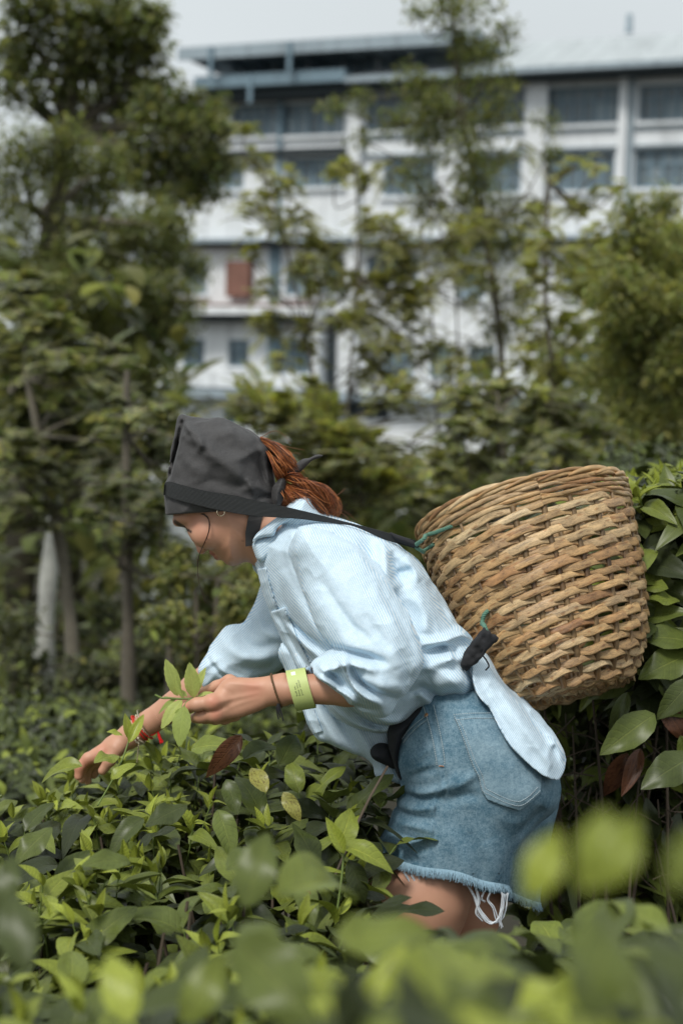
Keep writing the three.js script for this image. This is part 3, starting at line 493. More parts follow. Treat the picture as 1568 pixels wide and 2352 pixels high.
tree('broadleaf_tree', 'low feathery tree with yellow green fronds behind the basket', { d: 7.5, seed: 11, leaf: 0.056, r0: 0.03, kind: 1, fronds: 1, many: 1.1, spread: 0.9, trunk: [[1150, 1350], [1150, 1150], [1140, 950]],
  clumps: [[1080, 920, 55, 180, 'fresh'], [1150, 900, 60, 210, 'olive'], [1230, 930, 65, 240, 'olive'], [1310, 950, 65, 240, 'mid'], [1060, 990, 55, 180, 'fresh'], [1130, 980, 60, 220, 'fresh'], [1210, 1010, 65, 230, 'olive'], [1290, 1030, 65, 240, 'mid'], [1370, 1000, 60, 200, 'mid'], [1050, 1060, 50, 160, 'olive'], [1110, 1060, 60, 210, 'mid'], [1190, 1090, 65, 220, 'mid'], [1000, 1080, 45, 120, 'mid'], [1100, 1140, 60, 200, 'mid'], [1020, 1150, 55, 160, 'mid'], [1350, 1080, 60, 200, 'mid'], [960, 1150, 45, 120, 'mid'], [1430, 1060, 60, 180, 'mid']] });
// shrubs and ferns between the building and the tea
tree('fern_clump', 'upright fern like shrub right of the headscarf', { d: 8.5, seed: 12, many: 1.4, leaf: 0.06, r0: 0.02, kind: 1, fronds: 1, spread: 0.8, category: 'shrub', droop: 0.15, trunk: [[760, 1300], [760, 1150], [740, 1010]],
  clumps: [...scatter(400, 1130, 900, 1130, 16, 70, 90, ['fresh', 'olive', 'olive', 'bright'], 403), [660, 960, 75, 190, 'olive'], [700, 1010, 80, 220, 'olive'], [740, 960, 65, 170, 'olive'], [780, 1010, 70, 190, 'olive'], [690, 1080, 70, 180, 'olive'], [760, 1080, 75, 200, 'olive'], [820, 1070, 65, 160, 'olive'], [850, 1130, 65, 170, 'olive'], [780, 1160, 65, 160, 'olive'], [900, 1110, 60, 130, 'olive'], [560, 960, 46, 80, 'olive'], [600, 930, 50, 80, 'fresh'], [720, 890, 44, 70, 'olive']] });
tree('leafy_shrub', 'yellow green shrub seen below the woman\'s chin', { d: 6.6, seed: 13, leaf: 0.052, r0: 0.025, kind: 0, spread: 0.6, category: 'shrub', trunk: [[500, 1640], [496, 1450], [500, 1330]],
  clumps: [[420, 1290, 40, 110, 'fresh'], [400, 1330, 36, 70, 'olive'], [520, 1350, 45, 150, 'fresh'], [560, 1400, 50, 180, 'olive'], [480, 1420, 45, 130, 'olive'], [540, 1470, 50, 170, 'olive'], [430, 1440, 40, 80, 'mid'], [590, 1340, 45, 140, 'olive'], [460, 1520, 45, 120, 'mid'], [560, 1540, 45, 120, 'mid'], [380, 1430, 36, 60, 'mid'], [640, 1300, 45, 120, 'olive'], [600, 1270, 40, 90, 'mid']], limbs: [[[[390, 1640], [392, 1400], [396, 1320]], 0.022], [[[452, 1640], [452, 1430], [448, 1350]], 0.02]] });
tree('leafy_shrub', 'small yellow green shrub behind the bare stems at left', { d: 8.2, seed: 14, leaf: 0.06, r0: 0.02, kind: 0, spread: 0.8, category: 'shrub', trunk: [[370, 1640], [366, 1560], [362, 1500]],
  clumps: [[330, 1500, 50, 110, 'mid'], [370, 1560, 50, 120, 'olive'], [260, 1560, 55, 120, 'dark'], [420, 1580, 50, 120, 'mid'], [200, 1560, 50, 90, 'dark'], [60, 1540, 60, 120, 'dark'], [30, 1440, 60, 110, 'dark'], [230, 1420, 50, 60, 'dark']] });
// a far band of woodland that closes the view low down between the trunks
{
  const r = mulberry(55), ls = [], o = base('woodland', W(300, 1300, 20)); tag(o, 'dark mass of far undergrowth between the trunks at left', 'undergrowth', null, 'stuff');
  for (let i = 0; i < 9000; i++) { const px = rr(-150, 1700, r), y0 = px < 380 ? 580 : px < 470 ? lerp(580, 1000, (px - 380) / 90) : px < 1150 ? 1060 : lerp(1060, 580, clamp((px - 1150) / 180)), py = rr(y0 + 40 * noise3(px * 0.02, 3, 1), 1560, r), d = rr(12, 19, r), p = W(px, py, d); if (px > 395 && px < 500 && py > 1180 && py < 1345) continue; tmpE.set(rr(-2.4, -0.6, r), rr(0, 6.283, r), rr(-0.5, 0.5, r), 'YXZ'); ls.push([p, new THREE.Quaternion().setFromEuler(tmpE), rr(0.2, 0.42, r), leafColor(['dark', 'mid', 'mid', 'olive'][Math.floor(r() * 4)], r)]); }
  crown(o, ls, farLeaf[0], 'leaves');
}
{ // a pale retaining wall that shows through the gap below the saplings
  const o = base('retaining_wall', W(430, 1400, 22)); tag(o, 'pale retaining wall glimpsed between leaves left of the woman\'s face', 'wall');
  const c = std({ map: tex(256, 256, (u, v, q) => { const n = 0.4 * tn(u, v, 6) + 0.3 * tn(u, v, 30, 9); q[0] = 0.60 * (1 + n * 0.3); q[1] = 0.64 * (1 + n * 0.3); q[2] = 0.66 * (1 + n * 0.35); }), roughness: 0.9 });
  const a = W(330, 1400, 22), e = W(560, 1400, 22), yT = W(430, 1165, 22).y, yB = W(430, 1420, 22).y, p = rootPos(o);
  mesh('wall', boxG(a.x - p.x, e.x - p.x, yB - p.y - 2, yT - p.y, -0.2, 0.2), c, o); mesh('coping', boxG(a.x - p.x - 0.05, e.x - p.x + 0.05, yT - p.y + 0.003, yT - p.y + 0.12, -0.26, 0.26), c, o);
}
// ------------------------------------------------------------------ tea bushes
const teaTex = tex(256, 512, (u, v, o) => { // midrib, side veins that curve forward, faint mottling
  const s = Math.abs(u - 0.5) * 2, mid = smooth(0.055, 0.012, s), q = (v * 1.0 - s * 0.16) * 9, side = smooth(0.16, 0.02, Math.abs(q - Math.round(q))) * smooth(0.02, 0.12, s) * smooth(1.0, 0.75, s) * 0.55, n = 0.10 * tn(u, v, 9, 5) + 0.07 * tn(u, v, 40, 22) + 0.05 * tn(u, v, 110, 70);
  const k = 0.92 + n; o[0] = clamp(k * (0.62 + 0.36 * mid + 0.10 * side)); o[1] = clamp(k * (0.66 + 0.30 * mid + 0.08 * side)); o[2] = clamp(k * (0.60 + 0.34 * mid + 0.06 * side));
}, { srgb: false });
const teaBump = tex(256, 512, (u, v, o) => { const s = Math.abs(u - 0.5) * 2, q = (v - s * 0.16) * 9, side = smooth(0.20, 0.0, Math.abs(q - Math.round(q))) * smooth(0.02, 0.12, s), mid = smooth(0.09, 0.0, s); o[0] = o[1] = o[2] = clamp(0.6 - 0.32 * side - 0.5 * mid + 0.10 * tn(u, v, 24, 3)); }, { srgb: false });
const spotTex = tex(256, 512, (u, v, o) => { const s = Math.abs(u - 0.5) * 2, mid = smooth(0.055, 0.012, s), sp = smooth(0.45, 0.62, tn(u, v * 1, 14, 33)) + smooth(0.5, 0.7, tn(u, v, 36, 60)), k = 0.95 + 0.1 * tn(u, v, 9, 5); o[0] = k * lerp(0.75 + 0.2 * mid, 0.30, clamp(sp) * 0.7); o[1] = k * lerp(0.75 + 0.2 * mid, 0.22, clamp(sp) * 0.7); o[2] = k * lerp(0.7, 0.2, clamp(sp) * 0.7); }, { srgb: false });
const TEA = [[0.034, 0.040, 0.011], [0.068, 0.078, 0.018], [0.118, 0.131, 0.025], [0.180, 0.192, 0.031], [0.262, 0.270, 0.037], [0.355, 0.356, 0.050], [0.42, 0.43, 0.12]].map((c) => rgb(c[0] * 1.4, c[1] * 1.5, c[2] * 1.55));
const teaMat = (c, map = teaTex) => phys({ map, bumpMap: teaBump, bumpScale: 0.0016, color: c, roughness: 0.85, specularIntensity: 0.2, clearcoat: 0.55, clearcoatRoughness: 0.36, transmission: 0.2, thickness: 0 });
const teaMats = TEA.map((c) => teaMat(c)), teaInst = teaMat(rgb(1, 1, 1)), spotMat = teaMat(rgb(0.38, 0.36, 0.09), spotTex), brownMat = teaMat(rgb(0.17, 0.065, 0.03), spotTex), redMatL = teaMat(rgb(0.30, 0.04, 0.03));
const teaGeos = [leafGeo({ wid: 0.23, fold: 0.28, curl: 0.34, wav: 0.22, seed: 1, nl: 12, serr: 0.18 }), leafGeo({ wid: 0.215, fold: 0.5, curl: 0.55, wav: 0.12, seed: 4, nl: 12, serr: 0.18 }), leafGeo({ wid: 0.24, fold: 0.16, curl: 0.22, wav: 0.30, seed: 8, nl: 12, serr: 0.18 }), leafGeo({ wid: 0.17, fold: 0.65, curl: 0.14, wav: 0.08, seed: 2, nl: 12, twist: 0.5 }), leafGeo({ wid: 0.21, fold: 0.35, curl: 0.85, wav: 0.2, seed: 6, nl: 12, twist: -0.4 })];
const twigMat = std({ map: barkTex, color: rgb(0.12, 0.09, 0.065), roughness: 0.9 }), greenStem = std({ color: rgb(0.13, 0.18, 0.04), roughness: 0.6 });
const quatFrom = (dir, up) => { const y = dir.clone().normalize(), z = up.clone().addScaledVector(y, -up.dot(y)).normalize(), x = y.clone().cross(z); tmpM.makeBasis(x, y, z); return new THREE.Quaternion().setFromRotationMatrix(tmpM); };
class Bush {
  constructor(name, label, pos, group) { this.o = base(name, pos); tag(this.o, label, 'tea bush', group); this.leaves = []; this.twigs = []; this.stems = []; }
  leaf(p, dir, up, len, g, tint, deep = 0, mat) { this.leaves.push({ p, q: quatFrom(dir, up), len, g, tint, deep, mat }); }
  shoot(p, axis, r, { n = 6, size = 0.085, H = 0.11, young = 0.6, wood = 0.15 } = {}) { // an upright shoot: old leaves low and wide, young ones small and upright
    const top = p.clone().addScaledVector(axis, H), low = p.clone().addScaledVector(axis, -wood);
    this.stems.push(tube([p.clone().addScaledVector(axis, -0.02), p.clone().lerp(top, 0.5).add(V(rr(-0.004, 0.004, r), 0, rr(-0.004, 0.004, r))), top], (t) => 0.0019 * (1 - 0.5 * t), 5, 5));
    this.twigs.push(tube([low.clone().add(V(rr(-0.04, 0.04, r), 0, rr(-0.04, 0.04, r))), low.clone().lerp(p, 0.5), p], 0.0026, 4, 5));
    const a0 = r() * 6.28, isYoung = r() < young; // a flushing shoot ends in pale leaves; a plucked one keeps only its broad old leaves
    for (let i = 0; i < n; i++) {
      const t = i / (n - 1), az = a0 + i * 2.4 + rr(-0.4, 0.4, r), tilt = (isYoung ? lerp(1.55, 0.5, Math.pow(t, 1.5)) : lerp(1.7, 1.0, t)) + rr(-0.5, 0.45, r);
      const side = V(Math.cos(az), 0, Math.sin(az)), dir = axis.clone().multiplyScalar(Math.cos(tilt)).addScaledVector(side, Math.sin(tilt)).normalize(), up = axis.clone().multiplyScalar(Math.sin(tilt) + 0.05).addScaledVector(side, -Math.cos(tilt)).add(V(rr(-0.45, 0.45, r), 0, rr(-0.45, 0.45, r)));
      const age = isYoung ? 1 - t : 1 - 0.25 * t, len = size * lerp(0.45, 1.05, Math.pow(age, 0.6)) * rr(0.75, 1.2, r), ti = clamp(Math.round(isYoung ? lerp(5.3, 1.0, Math.pow(age, 0.7)) + rr(-0.8, 0.8, r) : rr(-0.4, 3.3, r)), 0, 5);
      this.leaf(p.clone().addScaledVector(axis, H * Math.pow(t, 0.8)), dir, up, len, age > 0.5 ? [0, 0, 2, 1, 4][Math.floor(r() * 5)] : r() < 0.3 ? 3 : (r() < 0.5 ? 1 : 4), ti, 0);
    }
    if (isYoung) this.leaf(top, axis.clone().add(V(rr(-0.2, 0.2, r), 0, rr(-0.2, 0.2, r))), V(rr(-1, 1, r), 0.2, rr(-1, 1, r)), size * rr(0.3, 0.5, r), 3, 5, 0);
  }
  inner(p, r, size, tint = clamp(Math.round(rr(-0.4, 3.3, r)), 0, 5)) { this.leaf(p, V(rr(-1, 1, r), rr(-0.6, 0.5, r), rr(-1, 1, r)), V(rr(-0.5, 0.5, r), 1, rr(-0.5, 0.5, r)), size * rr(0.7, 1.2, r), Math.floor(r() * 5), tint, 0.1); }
  finish(limit = 300) {
    const pos = rootPos(this.o), seen = V(0, 0, 0), inv = camera.matrixWorldInverse.copy(camera.matrixWorld).invert();
    for (const l of this.leaves) { seen.copy(l.p).applyMatrix4(inv); const x = -seen.x / seen.z * F + CX, y = seen.y / seen.z * F + CY; const inF = x > -60 && x < 1630 && y > -60 && y < 2412 && seen.z < -0.2; l.rank = (l.mat ? 1e3 : 0) + (inF ? l.len / -seen.z : 0) * (l.deep > 0.05 ? 0.35 : 1); }
    this.leaves.sort((a, b) => b.rank - a.rank);
    this.leaves.slice(0, limit).forEach((l) => { const m = mesh('leaf', teaGeos[l.g], l.mat || teaMats[l.tint], this.o); m.position.copy(l.p).sub(pos); m.quaternion.copy(l.q); m.scale.setScalar(l.len); });
    const rest = this.leaves.slice(limit), r = mulberry(rest.length + 5);
    teaGeos.forEach((g, k) => { const L = rest.filter((l) => l.g === k); if (!L.length) return; const im = new THREE.InstancedMesh(g, teaInst, L.length); im.name = 'foliage'; im.userData.kind = 'stuff'; im.castShadow = im.receiveShadow = true; L.forEach((l, i) => { tmpM.compose(l.p.clone().sub(pos), l.q, tmpS.setScalar(l.len)); im.setMatrixAt(i, tmpM); const c = TEA[l.tint], v = rr(0.75, 1.25, r); im.setColorAt(i, rgb(c.r * v, c.g * v, c.b * v)); }); this.o.add(im); });
    if (this.twigs.length) putW('twigs', merge(this.twigs), twigMat, this.o).userData.kind = 'stuff';
    if (this.stems.length) putW('stems', merge(this.stems), greenStem, this.o).userData.kind = 'stuff';
  }
}
const topK = [[0.6, 1.19], [0.8, 1.16], [1.0, 1.125], [1.25, 1.085], [1.42, 1.0], [1.62, 0.90], [1.9, 0.885], [2.3, 0.895], [2.6, 0.885], [3.0, 0.85]];
const topY = (x, z) => { const d = -z; let i = 0; while (i < topK.length - 2 && d > topK[i + 1][0]) i++; const [a, b] = [topK[i], topK[i + 1]]; return lerp(a[1], b[1], clamp((d - a[0]) / (b[0] - a[0]))) - 0.11 * smooth(0.0, 0.14, x) * smooth(1.7, 1.3, d) - 0.085 * smooth(-0.25, -0.6, x) * smooth(1.7, 2.3, d) + 0.045 * smooth(-0.22, -0.02, x) * smooth(1.9, 2.3, d) + 0.035 * noise3(x * 5, 2, z * 5) + 0.035 * noise3(x * 12, 5, z * 12); };
const RIGHT = (d) => d < 1.25 ? 0.9 : d < 1.5 ? lerp(0.9, 0.0, (d - 1.25) / 0.25) : d < 2.1 ? lerp(0.0, 0.022, (d - 1.5) / 0.6) : d < 2.35 ? lerp(0.022, 0.055, (d - 2.1) / 0.25) : 0.05;
{ // the row she is picking, from the lens to her far hand
  const b = new Bush('tea_bush', 'broad plucked tea bush in the foreground under the woman\'s reaching hands', V(-0.3, 0.2, -1.9)), r = mulberry(21);
  for (let k = 0; k < 2600; k++) {
    const d = rr(0.98, 2.95, r), x = rr(-0.95, 0.95, r); if (x > RIGHT(d) || x < -0.35 - d * 0.26) continue;
    if (r() > lerp(0.30, 0.46, d / 3) * smooth(-0.45, 0.0, noise3(x * 8, 3, d * 8))) continue;
    const z = -d, y = topY(x, z), edge = smooth(0.0, 0.10, RIGHT(d) - x), lean = V(rr(-0.3, 0.3, r), 1, rr(-0.3, 0.3, r)); if (edge < 1 && d > 1.3) lean.x += 0.5 * (1 - edge);
    const sc = new THREE.Vector3(x, y, z).sub(camera.position); if (x > 0.02 && d < 1.6) { sc.y += 0.10; const q = sc.clone().applyQuaternion(camera.quaternion.clone().invert()), py = CY - q.y / -q.z * F; if (py < 2165 || r() < 0.3) continue; }
    if (d < 0.85 && Math.abs(x) < 0.45 && r() < 0.55) continue;
    b.shoot(V(x, y - 0.11 - 0.06 * (1 - edge) * r() - rr(0, 0.03, r), z), lean.normalize(), r, { size: rr(0.072, 0.106, r), young: d > 1.9 && x < -0.2 ? 0.74 : d < 1.3 ? 0.66 : 0.42, n: 5 + Math.floor(r() * 3), H: rr(0.06, 0.11, r) });
  }
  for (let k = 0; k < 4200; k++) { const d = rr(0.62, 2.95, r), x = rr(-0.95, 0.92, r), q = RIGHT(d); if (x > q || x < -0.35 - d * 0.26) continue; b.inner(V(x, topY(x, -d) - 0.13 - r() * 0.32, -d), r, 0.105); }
  for (let k = 0; k < 260; k++) { const d = rr(0.7, 2.9, r), x = rr(-0.9, 0.9, r); if (x > RIGHT(d) - 0.03 || x < -0.35 - d * 0.26) continue; const y = topY(x, -d); b.twigs.push(tube([V(x + rr(-0.15, 0.15, r), 0.1, -d + rr(-0.15, 0.15, r)), V(x + rr(-0.06, 0.06, r), y * 0.55, -d + rr(-0.06, 0.06, r)), V(x, y - 0.05, -d)], (t) => 0.007 * (1 - 0.65 * t), 8, 5)); }
  // leaves that stand out in the picture: base pixel, tip pixel, distance of both, geometry, tint
  const hero = (bx, by, bd, tx, ty, td, g, tint, face = V(0, 0.4, 1), mat) => { const p = W(bx, by, bd), q = W(tx, ty, td), dir = q.clone().sub(p), L = dir.length(); b.leaf(p, dir, face.clone(), L / (1 - 0.18 * 0.3), g, tint, -1, mat); };
  const up = V(0.1, 1, 0.5), cam1 = V(0.15, 0.5, 1);
  hero(1205, 2065, 0.66, 1295, 1905, 0.67, 2, 5, cam1); hero(1335, 2050, 0.62, 1415, 1850, 0.63, 0, 4, cam1); hero(1370, 2040, 0.62, 1475, 1870, 0.63, 2, 4, cam1); hero(1530, 2050, 0.6, 1620, 1900, 0.6, 0, 3, cam1);
  hero(770, 2160, 0.95, 1000, 2110, 0.97, 2, 3, up); hero(560, 2085, 1.22, 620, 1905, 1.25, 2, 2, cam1); hero(640, 2060, 1.3, 860, 1930, 1.4, 1, 3, up); hero(900, 2330, 0.9, 1290, 2170, 1.0, 0, 4, up); hero(620, 2230, 1.0, 560, 2070, 1.05, 0, 2, cam1); hero(540, 2160, 1.0, 700, 2330, 0.93, 2, 2, V(-0.3, 0.6, 1));
  hero(1330, 2330, 0.75, 1440, 2080, 0.80, 2, 2, cam1); hero(1260, 2300, 0.8, 1470, 2230, 0.82, 0, 4, up); hero(300, 2350, 1.0, 250, 2180, 1.03, 2, 5, cam1); hero(420, 2352, 0.98, 520, 2190, 1.0, 2, 3, cam1); hero(60, 2230, 1.1, 20, 2040, 1.12, 0, 1, cam1); hero(820, 2350, 0.96, 760, 2210, 1.0, 0, 4, cam1); hero(1560, 2300, 0.72, 1520, 2110, 0.76, 2, 1, cam1); hero(1080, 2360, 0.75, 1180, 2240, 0.78, 2, 1, cam1); hero(0, 2090, 1.25, 30, 1960, 1.27, 2, 1, cam1);
  hero(775, 1955, 2.12, 815, 1845, 2.16, 0, 4, cam1); hero(780, 1945, 2.12, 890, 1950, 2.08, 1, 4, up); hero(790, 1960, 2.1, 752, 1880, 2.1, 3, 4, cam1); hero(800, 1975, 2.12, 845, 2070, 2.1, 0, 0, V(0.3, 0.4, 1)); hero(735, 1985, 2.1, 690, 2040, 2.08, 2, 1, V(0.1, 0.6, 1)); hero(520, 2000, 1.75, 640, 1915, 1.8, 0, 2, V(-0.3, 0.8, 0.6)); hero(330, 1880, 2.1, 250, 1930, 2.05, 1, 1, V(0.1, 0.9, 0.5)); hero(430, 1850, 2.15, 340, 1880, 2.1, 2, 1, V(0, 0.9, 0.6)); hero(500, 1860, 2.15, 540, 1950, 2.1, 0, 2, V(0.2, 0.8, 0.7)); hero(300, 1980, 1.95, 210, 1960, 1.9, 0, 2, V(0, 0.9, 0.6)); hero(120, 1900, 2.1, 30, 1970, 2.05, 2, 2, V(-0.2, 0.8, 0.7));
  hero(560, 1745, 2.35, 645, 1672, 2.4, 1, 1, V(-0.2, 0.8, 0.5)); hero(640, 1760, 2.3, 690, 1670, 2.35, 0, 1, V(0.3, 0.7, 0.6)); hero(440, 1720, 2.45, 530, 1690, 2.4, 0, 3, V(0, 0.9, 0.5)); hero(520, 1790, 2.3, 545, 1860, 2.26, 2, 1, cam1); hero(612, 1820, 2.22, 575, 1750, 2.25, 0, 3, cam1, spotMat); hero(650, 1820, 2.2, 690, 1880, 2.18, 2, 3, cam1, spotMat);
  hero(555, 1690, 2.4, 485, 1770, 2.36, 4, 0, V(0.4, 0.6, 0.5), brownMat); hero(690, 2020, 2.05, 720, 2110, 2.0, 2, 2, cam1, teaMats[2]); hero(672, 2010, 2.05, 712, 2050, 2.03, 3, 0, cam1, redMatL);
  hero(300, 1700, 2.6, 288, 1640, 2.6, 3, 5, cam1); hero(282, 1690, 2.6, 255, 1672, 2.58, 0, 5, up); hero(296, 1706, 2.58, 330, 1640, 2.6, 3, 5, cam1); hero(270, 1735, 2.56, 225, 1735, 2.5, 2, 4, up); hero(190, 1760, 2.5, 85, 1755, 2.5, 1, 4, V(0, 1, 0.5)); hero(255, 1790, 2.5, 300, 1745, 2.5, 0, 4, up);
  { // the out of focus front of the row, low on the right
    const r2 = mulberry(90);
    for (let k = 0; k < 90; k++) { const px = rr(780, 1700, r2), d = rr(0.55, 1.05, r2), py = lerp(2440, 2300, (d - 0.55) / 0.5) + rr(-20, 130, r2), p = W(px, py, d), a = rr(-2.6, -0.5, r2), L = rr(0.035, 0.06, r2) * (0.6 + 0.4 * d); b.leaf(p, V(Math.cos(a), -Math.sin(a) * 0.8 - 0.1, rr(-0.5, 0.5, r2)), V(rr(-0.5, 0.5, r2), 0.9, rr(0, 0.9, r2)), L, Math.floor(r2() * 5), [0, 0, 1, 2, 3, 4, 5][Math.floor(r2() * 7)], 0); }
    for (let k = 0; k < 700; k++) { const p = W(rr(900, 1650, r2), rr(2160, 2700, r2), rr(1.15, 2.2, r2)); if (p.y < 0.1) continue; b.inner(p, r2, 0.10); }
  }
  b.stems.push(tube([W(225, 1850, 2.48), W(262, 1785, 2.54), W(285, 1735, 2.58), W(300, 1690, 2.6)], 0.0016, 16, 6)); b.stems.push(tube([W(770, 2120, 2.1), W(785, 2010, 2.11), W(790, 1950, 2.12)], 0.0017, 10, 6)); b.twigs.push(tube([W(770, 2010, 2.2), W(840, 1850, 2.26), W(890, 1760, 2.3)], 0.0022, 10, 5));
  b.finish();
}
{ // the taller bush behind the basket, open and dark inside
  const b = new Bush('tea_bush', 'taller tea bush with dark twiggy inside and brown leaves behind the basket', W(1500, 1700, 3.1).setY(0)), r = mulberry(33);
  const P = (u, v) => W(u, v, 1);
  for (let k = 0; k < 420; k++) { // its sunlit top
    const px = rr(1395, 1800, r), d = rr(2.72, 4.0, r), py = lerp(1165, 1130, (d - 2.7)) + 26 * noise3(px * 0.02, d * 3, 1) + (px < 1440 ? 40 : 0); if (r() > 0.5) continue;
    const p = W(px, py, d); b.shoot(p.add(V(0, -0.05, 0)), V(rr(-0.35, 0.2, r), 1, rr(-0.2, 0.35, r)).normalize(), r, { size: rr(0.075, 0.10, r), young: 0.75, n: 6, H: rr(0.06, 0.1, r) });
  }
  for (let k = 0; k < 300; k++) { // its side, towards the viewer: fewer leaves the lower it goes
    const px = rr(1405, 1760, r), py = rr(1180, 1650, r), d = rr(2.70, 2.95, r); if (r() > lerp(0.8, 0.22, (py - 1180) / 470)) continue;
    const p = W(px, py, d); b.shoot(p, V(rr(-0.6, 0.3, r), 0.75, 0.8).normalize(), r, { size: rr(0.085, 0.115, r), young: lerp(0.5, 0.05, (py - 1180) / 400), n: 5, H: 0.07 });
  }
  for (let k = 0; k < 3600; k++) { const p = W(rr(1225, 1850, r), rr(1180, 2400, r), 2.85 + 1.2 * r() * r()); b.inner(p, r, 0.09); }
  for (let k = 0; k < 110; k++) { const x = rr(1270, 1800, r), d = rr(2.75, 3.3, r), x2 = x + rr(-190, 190, r), y2 = rr(1350, 1900, r); b.twigs.push(tube([W(x, 2500, d), W(lerp(x, x2, 0.6) + rr(-30, 30, r), lerp(2500, y2, 0.55), d + rr(-0.1, 0.1, r)), W(x2, y2, d + rr(-0.15, 0.1, r))], (t) => 0.0055 * (1 - 0.7 * t), 8, 5)); }
  for (let k = 0; k < 200; k++) { const x = rr(1270, 1600, r), y = rr(1620, 2050, r), d = rr(2.7, 3.0, r), a = rr(0, 6.28, r), L = rr(30, 110, r); b.twigs.push(tube([W(x, y, d), W(x + Math.cos(a) * L * 0.5, y + Math.sin(a) * L * 0.5 + rr(-8, 8, r), d), W(x + Math.cos(a) * L, y + Math.sin(a) * L, d + rr(-0.05, 0.05, r))], 0.0014, 5, 4)); }
  const hero = (bx, by, bd, tx, ty, td, g, tint, face, mat) => { const p = W(bx, by, bd), q = W(tx, ty, td), dir = q.clone().sub(p); b.leaf(p, dir, face, dir.length() / 0.946, g, tint, -1, mat); };
  const c = V(0.05, 0.75, 0.8), c2 = V(-0.1, 0.35, 1);
  hero(1600, 1480, 2.62, 1480, 1435, 2.58, 0, 2, V(0.1, 0.9, 0.7)); hero(1590, 1500, 2.62, 1480, 1540, 2.56, 2, 2, c); hero(1590, 1560, 2.58, 1521, 1640, 2.54, 0, 1, c2); hero(1502, 1640, 2.56, 1396, 1712, 2.50, 0, 2, V(0.3, 0.75, 0.8)); hero(1440, 1590, 2.60, 1400, 1690, 2.58, 3, 1, c2); hero(1600, 1730, 2.5, 1482, 1795, 2.45, 2, 1, V(0.1, 0.8, 0.8)); hero(1440, 1730, 2.6, 1392, 1830, 2.58, 4, 0, c2, brownMat); hero(1470, 1720, 2.6, 1430, 1822, 2.56, 3, 0, c2, brownMat); hero(1520, 1620, 2.66, 1580, 1700, 2.64, 2, 0, c2, brownMat); hero(1560, 1690, 2.6, 1600, 1770, 2.6, 0, 2, c2);
  hero(1500, 1930, 2.75, 1490, 1850, 2.72, 0, 0, c2); hero(1530, 1960, 2.8, 1560, 1870, 2.8, 2, 0, c2);
  hero(1540, 1330, 2.66, 1470, 1318, 2.62, 0, 3, V(0, 1, 0.5)); hero(1560, 1380, 2.62, 1492, 1362, 2.6, 2, 3, V(0, 1, 0.6)); hero(1510, 1260, 2.68, 1470, 1288, 2.66, 1, 4, c); hero(1500, 1195, 2.72, 1560, 1165, 2.72, 2, 4, V(0, 0.8, 0.8)); hero(1460, 1205, 2.72, 1530, 1190, 2.70, 0, 4, V(0, 1, 0.5)); hero(1500, 1420, 2.64, 1482, 1380, 2.62, 2, 1, c2); hero(1470, 1180, 2.72, 1452, 1135, 2.72, 3, 5, c2); hero(1520, 1170, 2.74, 1500, 1142, 2.74, 2, 5, c2);
  b.finish();
}
{ // clipped rows further down the slope, out of focus at left
  const row = (name, label, x0, x1, py0, py1, d0, d1, n, seed, tints) => {
    const b = new Bush(name, label, W((x0 + x1) / 2, py0 + 60, (d0 + d1) / 2).setY(groundY(0, -(d0 + d1) / 2)), 'tea rows down the slope'), r = mulberry(seed);
    for (let k = 0; k < n; k++) { const d = rr(d0, d1, r), t = (d - d0) / (d1 - d0), px = rr(x0, x1, r), py = lerp(py1, py0, t) + 10 * noise3(px * 0.03, d * 3, 2), depth = Math.pow(r(), 2) * 0.3, p = W(px, py, d).add(V(0, -depth, 0)); b.leaf(p, V(rr(-1, 1, r), rr(0, 1.3, r), rr(-1, 1, r)), V(rr(-0.4, 0.4, r), 1, rr(-0.2, 0.6, r)), rr(0.05, 0.085, r), Math.floor(r() * 5), tints[Math.floor(r() * tints.length)], depth); }
    for (let k = 0; k < 40; k++) { const p = W(rr(x0, x1, r), lerp(py0, py1, 0.5), rr(d0, d1, r)); b.twigs.push(tube([V(p.x, groundY(p.x, p.z), p.z), p.clone().add(V(rr(-0.1, 0.1, r), -0.1, 0))], 0.008, 3, 5)); }
    b.finish(220);
  };
  row('tea_bush', 'clipped tea row out of focus left of the reaching arm', -120, 480, 1640, 1830, 4.2, 5.6, 3000, 61, [0, 0, 1, 1, 2, 4]);
  row('tea_bush', 'farther tea row lower on the slope below the pale trunks', -150, 700, 1590, 1680, 6.0, 7.4, 2200, 62, [0, 0, 1, 1, 2, 3]);
  row('tea_bush', 'dim tea bush top between the basket and the right trees', 1380, 1800, 1020, 1130, 4.6, 5.6, 1300, 63, [0, 0, 1, 1, 2]);
}
// ------------------------------------------------------------------ the tea picker
const D0 = 2.5;
const person = base('person', W(1010, 2700, 2.5).setY(0.03));
tag(person, 'woman in grey headscarf, blue striped shirt and denim shorts bending to pick tea', 'person');
const cc = (px, py, d) => C(px, py, d);
const XY = (px, py, d) => { const p = C(px, py, d); return [p.x, p.y]; };
